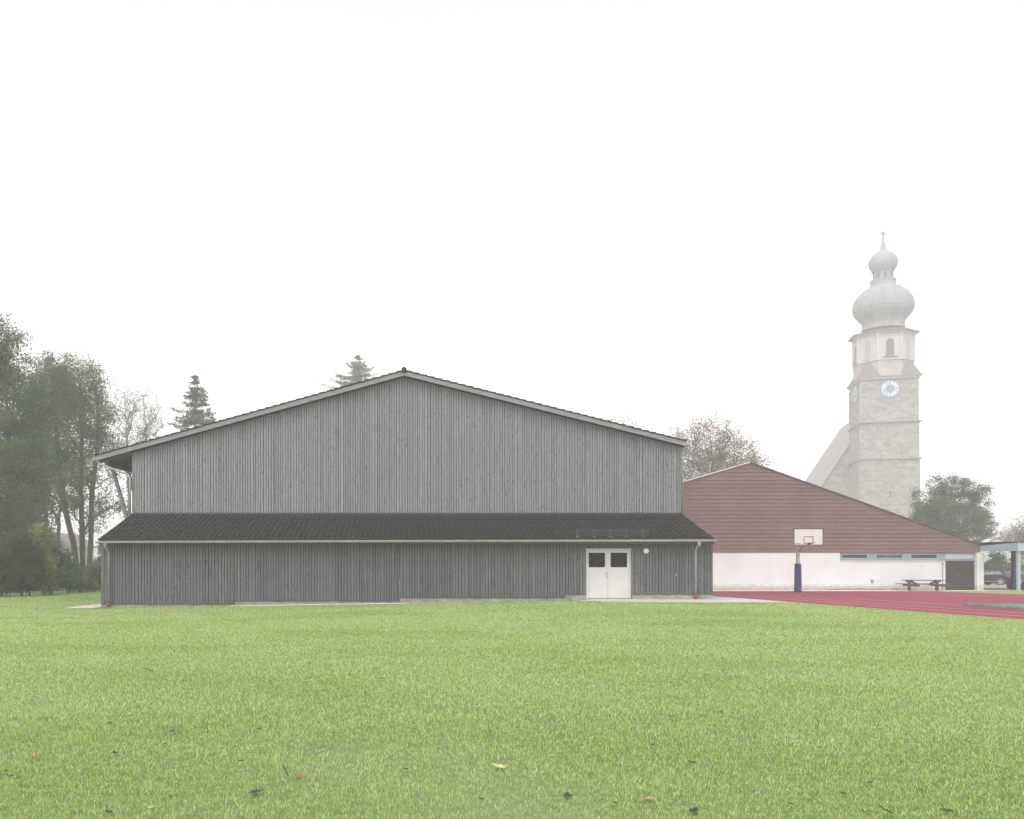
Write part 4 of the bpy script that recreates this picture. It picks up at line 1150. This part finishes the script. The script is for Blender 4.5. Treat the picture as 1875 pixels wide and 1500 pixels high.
# behind the roofs on the right
broadleaf('bare_tree', 'wispy leafless crown peeping over the barn roof right of the ridge', 'tree', (X(1135, 105), 105),
          [lobe(1135, 790, 105, 42, 38), lobe(1110, 810, 105, 30, 30), lobe(1165, 800, 105, 22, 28)],
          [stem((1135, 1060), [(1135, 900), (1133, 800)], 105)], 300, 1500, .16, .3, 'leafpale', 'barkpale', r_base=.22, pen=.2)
broadleaf('autumn_tree', 'wide brown autumn tree behind the gym ridge', 'tree', (X(1310, 98), 98),
          [lobe(1300, 800, 98, 52, 48), lobe(1260, 840, 98, 45, 55), lobe(1345, 835, 98, 48, 50), lobe(1310, 880, 98, 80, 60), lobe(1395, 860, 98, 32, 32), lobe(1235, 820, 99, 25, 35)],
          [stem((1308, 1060), [(1310, 930), (1305, 850), (1300, 790)], 98)], 1200, 36000, .15, .40, 'leafbrown', 'barkpale', r_base=.35, pen=.2)
broadleaf('broadleaf_tree', 'rounded fresh green tree beside the tower, above the gym roof', 'tree', (X(1742, 95), 95),
          [lobe(1732, 888, 95, 30, 17), lobe(1694, 912, 95, 24, 14), lobe(1778, 900, 95, 24, 17), lobe(1712, 932, 94, 38, 18), lobe(1782, 930, 94.5, 28, 20), lobe(1748, 945, 94, 52, 20), lobe(1692, 950, 95, 22, 14), lobe(1725, 965, 94, 44, 16), lobe(1796, 962, 94.5, 22, 18), lobe(1762, 982, 95, 46, 14), lobe(1685, 965, 95, 24, 14), lobe(1742, 912, 95.5, 34, 20)],
          [stem((1742, 1062), [(1742, 1000), (1740, 940), (1742, 900)], 95), stem((1742, 1062), [(1744, 1005), (1765, 960), (1778, 925)], 95.1), stem((1742, 1062), [(1738, 1000), (1712, 950), (1695, 915)], 95.2)],
          380, 56000, .14, .30, 'leafbright', r_base=.22, pen=.3, shell=.85)
broadleaf('autumn_tree', 'pale yellowing tree at the right border behind the canopy', 'tree', (X(1862, 112), 112),
          [lobe(1868, 985, 112, 36, 30), lobe(1845, 995, 112, 22, 18), lobe(1895, 980, 112, 40, 40)],
          [stem((1865, 1062), [(1865, 1010), (1868, 985)], 112)], 300, 6500, .19, .4, 'leafpale', 'barkpale', r_base=.25)
broadleaf('autumn_tree', 'yellow-orange bushy tree at the right border above the fascia', 'tree', (X(1884, 100), 100),
          [lobe(1884, 1000, 100, 18, 26)], [stem((1884, 1062), [(1884, 1005)], 100)], 120, 3500, .17, .3, 'leafyellow', r_base=.12)
HG = 'hedge bushes behind the parked cars'
shrub('dark green drooping bush behind the hatchback', 1818, 0, 92, 34, 66, 'leafbright', 9000, .17, group=HG)
shrub('dark hedge bush directly right of the white pillar', 1795, 0, 93, 24, 56, 'leafdark', 5500, .17, group=HG)
shrub('pale yellow-green bush between the two canopy posts', 1858, 0, 96, 20, 60, 'leafyellow', 3500, .17, group=HG)
shrub('green bush at the right border behind the second car', 1885, 0, 93, 24, 50, 'leafbright', 5500, .17, group=HG)
shrub('low hedge bush hidden mostly by the gym', 1760, 0, 95, 30, 50, 'leafdark', 3000, .17, group=HG)

# ------------------------------------------------------------------ basketball stand
bh = thing('basketball_stand', 'basketball stand with white backboard and blue padded post on the red court', 'basketball hoop', (X(1461, 54), 54, g(X(1461, 54), 54)))
x = X(1461, 54); zb = g(x, 54)
MB().box(x - .09, x + .09, 53.93, 54.09, zb + 1.3, Z(1006, 54)).build('post', M['postgrey'], bh)
pd = []
for k in range(34):
    t = k / 33; r = .178 + .02 * (1 - t) + (.010 if k % 2 else -.006) * (1 if t < .75 else .3)
    pd.append((r, zb + .01 + t * (Z(1032.5, 54) - zb)))
MB().lathe([(a * 1.1, b) for a, b in pd], (x, 54), 8, math.pi / 8).build('padding', M['pad'], bh)
# backboard: front faces the camera, arm comes from the post behind and below
bx0_, bx1_ = X(1453.3, 53.1), X(1507, 53.1); bz0, bz1 = Z(998.4, 53.1), Z(968, 53.1)
# turned slightly, like in the photo
cxb = (bx0_ + bx1_) / 2; hw = (bx1_ - bx0_) / 2
bb = MB().box(bx0_, bx1_, 53.08, 53.11, bz0, bz1).build('backboard', M['boardwhite'], bh)
def rect(x0, x1, z0, z1, t, y0, y1):
    mb = MB(); mb.box(x0, x0 + t, y0, y1, z0, z1); mb.box(x1 - t, x1, y0, y1, z0, z1)
    mb.box(x0 + t, x1 - t, y0, y1, z0, z0 + t); mb.box(x0 + t, x1 - t, y0, y1, z1 - t, z1); return mb
rect(bx0_ - .01, bx1_ + .01, bz0 - .01, bz1 + .01, .045, 53.068, 53.0795).build('board_border', M['darkline'], bb)
rect(X(1471.3, 53.1), X(1489, 53.1), Z(995.7, 53.1), Z(982.3, 53.1), .042, 53.070, 53.0785).build('target_square', M['brownline'], bb)
MB().box(X(1456, 53.1), X(1465, 53.1), 53.074, 53.0785, Z(995.8, 53.1), Z(995, 53.1)).build('lettering_strip', M['purple'], bb)
xa = cxb + .03
arm = MB().beam((x, 54.0, Z(1010, 54)), (xa - .25, 53.45, Z(998.5, 53.4)), .13, .15)
arm.beam((xa - .25, 53.45, Z(998.8, 53.4)), (xa, 53.13, Z(994.5, 53.2)), .13, .13)
arm.build('arm', M['postgrey'], bh)
MB().box(xa - .28, xa + .28, 53.112, 53.16, bz0 + .05, bz0 + .55).build('board_bracket', M['postgrey'], bh)
rm = MB(); rz_ = Z(994.4, 52.8)
rm.tube([(xa + .235 * math.cos(a), 52.72 + .235 * math.sin(a), rz_) for a in np.linspace(0, 2 * math.pi, 25)], .012, 6)
rm.box(xa - .07, xa + .07, 52.96, 53.067, rz_ - .09, rz_ + .02)
rm.build('hoop', M['darkline'], bh)

# picnic table
pt = thing('picnic_table', 'dark weathered wooden picnic table with attached benches by the gym wall', 'picnic table', (X(1688, 58.6), 58.6, g(X(1688, 58.6), 58.6)))
x0, x1 = X(1656, 58.6), X(1724.5, 58.6); zb = g(X(1688, 58.6), 58.6); zt_ = Z(1062, 58.6)
mb = MB()
for k in range(5): mb.box(x0, x1, 58.22 + k * .16, 58.36 + k * .16, zt_ - .045, zt_)
mb.build('tabletop', M['picnic'], pt)
for yb in (57.85, 59.15):
    mb = MB()
    for k in range(2): mb.box(x0 - .18, x1 + .15, yb + k * .14 - .02, yb + k * .14 + .10, zb + .42, zb + .465)
    mb.build('bench', M['picnic'], pt)
for xx in (x0 + .33, x1 - .33):
    mb = MB()
    mb.box(xx - .045, xx + .045, 57.83, 59.3, zb + .30, zb + .418)
    mb.box(xx - .045, xx + .045, 58.2, 58.98, zt_ - .14, zt_ - .047)
    mb.build('crossbar', M['picnic'], pt)
    for s in (-1, 1):
        MB().beam((xx + .15 * s, 58.6 + .30 * s, zb), (xx + .15 * s, 58.6 + .30 * s, zt_ - .05), .13, .10).build('leg', M['picnic'], pt)
    sgn = 1 if xx < (x0 + x1) / 2 else -1
    MB().beam((xx + sgn * .06, 58.6, zt_ - .09), (xx + sgn * .62, 58.6, zb + .40), .07, .10).build('brace', M['picnic'], pt)
    MB().box(xx - .19 if sgn < 0 else xx - .10, xx + .10 if sgn < 0 else xx + .24, 57.8, 57.86, zb + .27, zb + .417).build('bench_block', M['picnic'], pt)
# hoop behind the table and thin standpipe by the door
hp = MB(); hx_, hz_ = X(1700, 59.5), Z(1070, 59.5)
hp.tube([(hx_ + .25 * math.cos(a), 59.5, hz_ + .25 * math.sin(a)) for a in np.linspace(0, 2 * math.pi, 25)], .013, 6)
hp.tube([(hx_, 59.5, hz_ - .25), (hx_, 59.5, g(hx_, 59.5))], .012, 6)
tag(hp.build('bicycle_rack', M['steel']), 'thin round metal hoop standing behind the picnic table', 'bicycle rack')
sp = MB(); x = X(1726.3, 59.8)
sp.tube([(x, 59.8, g(x, 59.8)), (x, 59.8, Z(1034, 59.8))], .022, 8)
sp.tube([(x - .07, 59.8, Z(1031, 59.8)), (x, 59.8, Z(1034, 59.8)), (x + .07, 59.8, Z(1031, 59.8))], .025, 6)
tag(sp.build('standpipe', M['brownline']), 'thin brown standpipe left of the dark gym door', 'pipe')
# dry vines at the wall foot
vn = MB(); x = X(1512, 59.7)
while x < X(1650, 59.7):
    L = random.uniform(.5, 1.3); h = random.uniform(.02, .10)
    vn.tube([(x + L * q, 59.82 + random.uniform(-.05, .05), g(x, 59.8) + .03 + h * math.sin(q * 3.1)) for q in np.linspace(0, 1, 7)], random.uniform(.012, .022), 5)
    x += L * .6
tag(vn.build('dry_vine', M['dry']), 'brown dry vines lying along the foot of the white gym wall', 'dry vines', kind='stuff')
# long jump pit cover
def tarp():
    xs_ = np.linspace(edge(33, 4.95), edge(33, 4.95) + 3.0, 34); ys_ = np.linspace(26.0, 33.6, 70)
    gx, gy = np.meshgrid(xs_, ys_)
    d = np.minimum.reduce([gx - xs_[0], xs_[-1] - gx, gy - ys_[0], ys_[-1] - gy])
    roll = .05 * np.exp(-((d - .16) / .10) ** 2) 
    rr_ = rng.normal(0, 1, gx.shape)
    wv = .018 * np.sin(gx * 3 + np.sin(gy * 2) * 2) + .018 * np.sin(gy * 2.3 + gx) + .006 * rr_
    gz_ = ground(gx, gy) + .03 + roll + np.abs(wv); gz_[d < .01] = ground(gx, gy)[d < .01] + .012
    V = np.stack([gx, gy, gz_], -1).reshape(-1, 3); nx, ny = 34, 70
    i = (np.arange(nx - 1)[None, :] + nx * np.arange(ny - 1)[:, None]).ravel()
    return mesh_obj('pit_cover', V, np.stack([i, i + 1, i + 1 + nx, i + nx], 1), M['tarp'], smooth=True)
tag(tarp(), 'crumpled dark green tarpaulin covering the long jump pit on the red track', 'tarpaulin')

# planter with yellow bush
pn = thing('planter', 'dark wooden planter holding a yellow-green bush beside the blue post', 'planter', (X(1853.5, 66), 66, g(X(1853.5, 66), 66)))
x = X(1853.5, 66); zb = g(x, 66)
zp = Z(1071, 66)
MB().lathe([(.31, zb), (.38, zp), (.33, zp), (.31, zp - .06)], (x, 66), 12).build('tub', M['planter'], pn)
leaves([(x + random.uniform(-.24, .24), 66 + random.uniform(-.25, .25), zp + random.uniform(.05, .5)) for _ in range(40)], 2200, .09, .09, 'plant', M['leafyellow'], pn)
leaves([(X(1874, 64) + random.uniform(-.2, .2), 64 + random.uniform(-.2, .2), g(46, 64) + random.uniform(.05, .4)) for _ in range(25)], 900, .09, .08, 'low_plant', M['leafbright'], None)
tag(bpy.data.objects['low_plant'], 'small green plant at the right border on the pavement', 'plant')

# ------------------------------------------------------------------ cars
def car(name, label, loc, rz, paint, group):
    t = thing(name, label, 'car', loc, group, rz)
    # stations along x (front at -x): x, half width, z sill, z belt
    st = [(-2.12, .55, .42, .62), (-2.05, .74, .26, .74), (-1.6, .84, .22, .86), (-1.0, .88, .22, .93), (0, .89, .22, .96), (1.0, .89, .22, .99), (1.6, .87, .24, 1.02), (1.98, .80, .30, 1.03), (2.10, .70, .42, .98)]
    V = []; Fc = []
    for x, hw_, z0, z1_ in st:
        sec = [(-hw_ * .86, z0), (-hw_, z0 + .14), (-hw_ * 1.01, (z0 + z1_) / 2), (-hw_ * .97, z1_ - .06), (-hw_ * .9, z1_), (hw_ * .9, z1_), (hw_ * .97, z1_ - .06), (hw_ * 1.01, (z0 + z1_) / 2), (hw_, z0 + .14), (hw_ * .86, z0)]
        V += [(x, a, b) for a, b in sec]
    n = 10
    for i in range(len(st) - 1):
        for j in range(n): Fc.append((i * n + j, i * n + (j + 1) % n, (i + 1) * n + (j + 1) % n, (i + 1) * n + j))
    Fc += [tuple(range(n - 1, -1, -1)), tuple(range((len(st) - 1) * n, len(st) * n))]
    body = MB().add(V, Fc)
    # greenhouse
    gh = [(-1.05, .74, .93, .94), (-.35, .64, .95, 1.36), (.3, .64, .96, 1.44), (.95, .62, .98, 1.40), (1.45, .60, 1.0, 1.28), (1.95, .66, 1.02, 1.04)]
    k = len(body.v); V = []
    for x, hw_, z0, z1_ in gh: V += [(x, -.80, z0), (x, -hw_ - .01, z1_ - .05 * (z1_ - z0 > .1)), (x, -hw_ + .08, z1_), (x, hw_ - .08, z1_), (x, hw_ + .01, z1_ - .05 * (z1_ - z0 > .1)), (x, .80, z0)]
    Fc = []
    for i in range(len(gh) - 1):
        for j in range(5): Fc.append((i * 6 + j, i * 6 + j + 1, i * 6 + j + 7, i * 6 + j + 6))
    body.add(V, Fc)
    b = body.build('body', M[paint], t, True, local=True)
    md = b.modifiers.new('edge', 'EDGE_SPLIT'); md.split_angle = R(38)
    def gp(x, f, s):   # point on the greenhouse side, a few mm proud
        xs_ = [q[0] for q in gh]; hw_ = np.interp(x, xs_, [q[1] for q in gh]); z0 = np.interp(x, xs_, [q[2] for q in gh]); z1_ = np.interp(x, xs_, [q[3] for q in gh]) - .05
        return (x, s * ((.80 + (hw_ + .01 - .80) * f) + .012), z0 + (z1_ - z0) * f)
    for s in (-1, 1):
        for xa_, xb_, xc, xd in ((-.80, -.15, -.15, -.45), (-.07, .72, .72, -.07), (.80, 1.45, 1.25, .80)):
            wv = [gp(xa_, .12, s), gp(xb_, .12, s), gp(xc, .88, s), gp(xd if xd > xa_ else xd, .88, s)]
            MB().add(wv, [(0, 1, 2, 3)]).build('side_window', M['carglass'], t, local=True)
    MB().add([(1.52, -.52, 1.262), (1.52, .52, 1.262), (1.90, .58, 1.08), (1.90, -.58, 1.08)], [(0, 1, 2, 3)]).build('rear_window', M['carglass'], t, local=True)
    MB().add([(-.98, -.66, .985), (-.98, .66, .985), (-.42, .58, 1.345), (-.42, -.58, 1.345)], [(0, 1, 2, 3)]).build('windscreen', M['carglass'], t, local=True)
    for s in (-1, 1):
        MB().box(1.72, 2.03, *(sorted((s * .60, s * .885))), .80, .95).build('tail_light', M['tail'], t, local=True)
        MB().box(-2.08, -1.85, *(sorted((s * .5, s * .80))), .62, .74).build('headlight', M['carglass'], t, local=True)
        for x in (-1.32, 1.14):
            MB().disc((x, .32), .36, s * .80, s * .903, 20).build('wheel_arch', M['black'], t, local=True)
            wh = MB().disc((x, .315), .315, s * .72, s * .915, 24).build('wheel', M['tyre'], t, local=True)
            r_ = MB().disc((x, .315), .235, s * .91, s * .922, 20)
            r_.build('rim', M['black'], wh, local=True)
            sp_ = MB()
            for k in range(5):
                a = k * 2 * math.pi / 5 + .3
                sp_.beam((x, s * .925, .315), (x + .225 * math.cos(a), s * .93, .315 + .225 * math.sin(a)), .02, .075)
            sp_.tube([(x + .235 * math.cos(a), s * .925, .315 + .235 * math.sin(a)) for a in np.linspace(0, 2 * math.pi, 21)], .018, 5)
            sp_.build('rim_spokes', M['rim'], wh, local=True)
    MB().box(-1.9, 1.95, -.915, -.895, .34, .37).build('side_trim', M['rim'], t, local=True)
    return t
cx1 = X(1853, 84) - 2.87
car('parked_car', 'dark blue hatchback parked with its tail to the right beside the pillar', (cx1, 84, g(cx1, 84) + .012), 0, 'carpaint', 'cars parked beyond the canopy')
cx2 = X(1844, 88) + 2.1
car('parked_car', 'grey-blue car parked behind the canopy posts at the right border', (cx2, 88.5, g(cx2, 88.5) + .012), math.pi, 'carpaint2', 'cars parked beyond the canopy')

# ------------------------------------------------------------------ fallen leaves and twigs
M['lfdark'] = plain('dark_dead_leaf', (.036, .032, .016), .7, .3, 30)
M['lforange'] = plain('orange_dead_leaf', (.26, .12, .04), .6, .3, 30)
M['lftan'] = plain('tan_dead_leaf', (.38, .27, .15), .6, .3, 30)
M['lfyellow'] = plain('yellow_dead_leaf', (.52, .50, .20), .6, .25, 30)
M['twig'] = plain('dark_twig', (.04, .03, .02), .9, .3, 20)
OUT = [(0, -.5), (.12, -.3), (.42, -.34), (.33, -.12), (.5, .12), (.27, .12), (.2, .42), (0, .62), (-.2, .42), (-.27, .12), (-.5, .12), (-.33, -.12), (-.42, -.34), (-.12, -.3)]
def dead_leaf(x_, y_, size, m, label, group, curl=.35):
    wx, wy = onground(x_, y_); a = random.random() * 6.3; c, s = math.cos(a), math.sin(a)
    z0 = g(wx, wy) + .010
    V = []
    tilt = random.uniform(.0, .6)
    for dz in (0, .0025):
        for u, v in OUT + [(0, .02)]:
            q = size * .70; zz_ = curl * q * (u * u * random.uniform(.8, 1.6) + v * v) + dz + tilt * q * .3 * v
            V.append(((u * c - v * s) * q, (u * s + v * c) * q, zz_))
    n = len(OUT); k = n + 1
    Fc = [(i, (i + 1) % n, n) for i in range(n)] + [((i + 1) % n + k, i + k, n + k) for i in range(n)] + [(i, i + k, (i + 1) % n + k, (i + 1) % n) for i in range(n)]
    o = mesh_obj('fallen_leaf', V, Fc, M[m]); o.location = (wx, wy, z0)
    return tag(o, label, 'leaf', group)
special = [(915, 1407, .155, 'lfyellow', 'large pale yellow leaf on the lawn, bottom centre'),
    (1040, 1460, .10, 'lfdark', 'curled black leaf on the lawn near the bottom, right of the yellow leaf'),
    (1268, 1399, .09, 'lfdark', 'dark red-brown leaf lying on the lawn below the barn door'),
    (1190, 1466, .12, 'lftan', 'torn tan leaf on the lawn at the bottom, right of centre'),
    (478, 1377, .085, 'lforange', 'bright orange leaf left of centre on the lawn'),
    (548, 1425, .09, 'lforange', 'orange leaf beside the black twig on the lawn'),
    (66, 1389, .10, 'lforange', 'rust-orange leaf near the left border of the lawn'),
    (700, 1244, .12, 'lfdark', 'dark leaf standing out on the mid lawn below the barn'),
    (263, 1397, .06, 'lftan', 'small tan leaf in the lower left lawn'),
    (84, 1317, .09, 'lforange', 'brown-orange leaf on the left lawn, above the rust-orange one'),
    (468, 1453, .13, 'lfdark', 'grey-black crumpled leaf in the lower left lawn'),
    (1572, 1329, .08, 'lfyellow', 'yellow-brown leaf on the right half of the lawn'),
    (1782, 1329, .08, 'lforange', 'small brown leaf far right on the lawn'),
    (1521, 1246, .10, 'lfyellow', 'olive-yellow leaf on the mid right lawn'),
    (276, 1482, .06, 'lfyellow', 'yellow leaf touching the bottom edge, left part of the lawn'),
    (1734, 1488, .11, 'lfdark', 'black leaf litter in the bottom right lawn'),
    (1270, 1488, .10, 'lfdark', 'black leaf at the bottom edge below the door')]
for a, b, s, m_, l in special: dead_leaf(a, b, s, m_, l, None)
spots = [(62, 1268, 'd'), (58, 1284, 'd'), (45, 1290, 'o'), (235, 1300, 'o'), (246, 1287, 'd'), (202, 1326, 'd'), (316, 1341, 'd'), (119, 1396, 'o'), (210, 1381, 'd'), (12, 1415, 'd'), (20, 1424, 'd'),
         (440, 1396, 'd'), (474, 1337, 'd'), (485, 1330, 't'), (611, 1345, 'd'), (564, 1287, 'o'), (566, 1217, 'd'), (571, 1227, 'd'), (349, 1190, 'd'), (352, 1196, 'd'), (268, 1207, 'd'), (337, 1248, 'd'),
         (367, 1229, 'd'), (302, 1364, 'd'), (432, 1370, 'd'), (640, 1238, 'd'), (636, 1206, 'd'), (64, 1136, 'd'), (125, 1137, 'd'), (68, 1162, 'd'), (110, 1180, 'o'), (526, 1178, 'd'), (578, 1149, 'd'),
         (875, 1161, 'd'), (803, 1179, 'd'), (925, 1203, 'd'), (1087, 1214, 'd'), (1104, 1276, 'o'), (1033, 1240, 'd'), (965, 1315, 'd'), (953, 1340, 'o'), (794, 1404, 'o'), (743, 1411, 'd'), (1173, 1187, 'd'),
         (1236, 1376, 't'), (1195, 1366, 'd'), (1593, 1436, 'd'), (1545, 1456, 'd'), (1320, 1306, 'd'), (1448, 1475, 'd'), (1376, 1485, 'o'), (1483, 1168, 'd'), (1533, 1145, 'd'), (1126, 1473, 'd'), (882, 1466, 'd'),
         (3, 1476, 't'), (363, 1484, 'o'), (200, 1490, 'd'), (1236, 1280, 'o'), (313, 1456, 't'), (1329, 1273, 'o'), (1577, 1120, 'd'), (1693, 1124, 'd'), (1402, 1147, 'd'), (160, 1152, 'd'), (90, 1195, 'd'), (45, 1150, 'd'),
         (255, 1132, 'd'), (420, 1130, 'd'), (700, 1135, 'd'), (760, 1128, 'd'), (900, 1132, 'd'), (1150, 1160, 'd'), (620, 1150, 'd'), (12, 1237, 'd'), (35, 1217, 'o'), (150, 1250, 'd'), (470, 1160, 'd'), (830, 1220, 'd')]
KM = {'d': ('lfdark', 'small dark dead leaf'), 'o': ('lforange', 'small rusty brown dead leaf'), 't': ('lftan', 'small pale tan dead leaf')}
STRIP = [(0, 100, 'below the leftmost dark trees'), (100, 240, 'below the left downpipe of the barn'), (240, 400, 'below the left slope of the barn roof'),
         (400, 640, 'below the stepped plinth'), (640, 860, 'below the ridge of the barn'), (860, 1060, 'between ridge and white door'),
         (1060, 1200, 'below the white double door'), (1200, 1400, 'below the right downpipe of the barn'), (1400, 1875, 'below the basketball stand and the track')]
ORD = ['nearest', 'second nearest', 'third nearest', 'fourth nearest', 'fifth nearest', 'sixth nearest', 'seventh nearest', 'eighth nearest', 'ninth nearest', 'tenth nearest', 'eleventh nearest', 'twelfth nearest']
for x0_, x1_, where in STRIP:
    for kk in KM:
        own = sorted([q for q in spots if x0_ <= q[0] < x1_ and q[2] == kk], key=lambda q: -q[1])
        for o_, (a, b, k) in enumerate(own):
            _, wy = onground(a, b)
            dead_leaf(a, b, random.uniform(.045, .065) * (1 + wy / 45), KM[k][0], KM[k][1] + ' ' + where + (', ' + ORD[o_] if len(own) > 1 else ''), 'small dead leaves scattered on the lawn')
for a, b, l in ((1450, 1087.5, 'dark speck of leaf on the red court left of the blue padded post'), (1473, 1092.5, 'dark leaf on the red court right below the blue padded post'),
                (1521, 1092, 'dark leaf on the red court below the dry vines'), (1527, 1094, 'dark leaf on the red court, close in front of the one below the dry vines'), (1549, 1095.5, 'dark leaf on the red court below the wall vent')):
    dead_leaf(a, b, .17, 'lfdark', l, 'dead leaves on the red court')
def twig(pts, label, r=.005):
    P_ = [];
    for a, b in pts:
        wx, wy = onground(a, b); P_.append((wx, wy, g(wx, wy) + .035))
    tag(MB().tube(P_, r, 6).build('twig', M['twig']), label, 'twig')
twig([(518, 1412), (522, 1417), (527, 1427), (528, 1429)], 'short black twig in the lower left lawn')
twig([(1610, 1485), (1618, 1491), (1634, 1499)], 'thin dark twig at the bottom edge, right part of the lawn', .004)
twig([(265, 1228), (272, 1230), (280, 1235)], 'thin twig on the upper left lawn', .005)
twig([(893, 1331), (897, 1343), (899, 1350)], 'thin curved twig upright in the central lawn', .003)
twig([(1492, 1320), (1500, 1328), (1496, 1343)], 'thin curved stalk on the right lawn', .003)

# ------------------------------------------------------------------ haze
mz = bpy.data.materials.new('haze'); mz.use_nodes = True; n = mz.node_tree; n.nodes.clear()
pv = n.nodes.new('ShaderNodeVolumePrincipled'); pv.inputs['Density'].default_value = HAZE
pv.inputs['Color'].default_value = (.94, .925, .94, 1); pv.inputs['Anisotropy'].default_value = 0.0
oo = n.nodes.new('ShaderNodeOutputMaterial'); n.links.new(pv.outputs[0], oo.inputs['Volume'])
hz = MB().box(-290, 290, -80, 340, -4.2, 93).build('haze', mz); tag(hz, 'pale autumn fog', 'haze', kind='stuff')
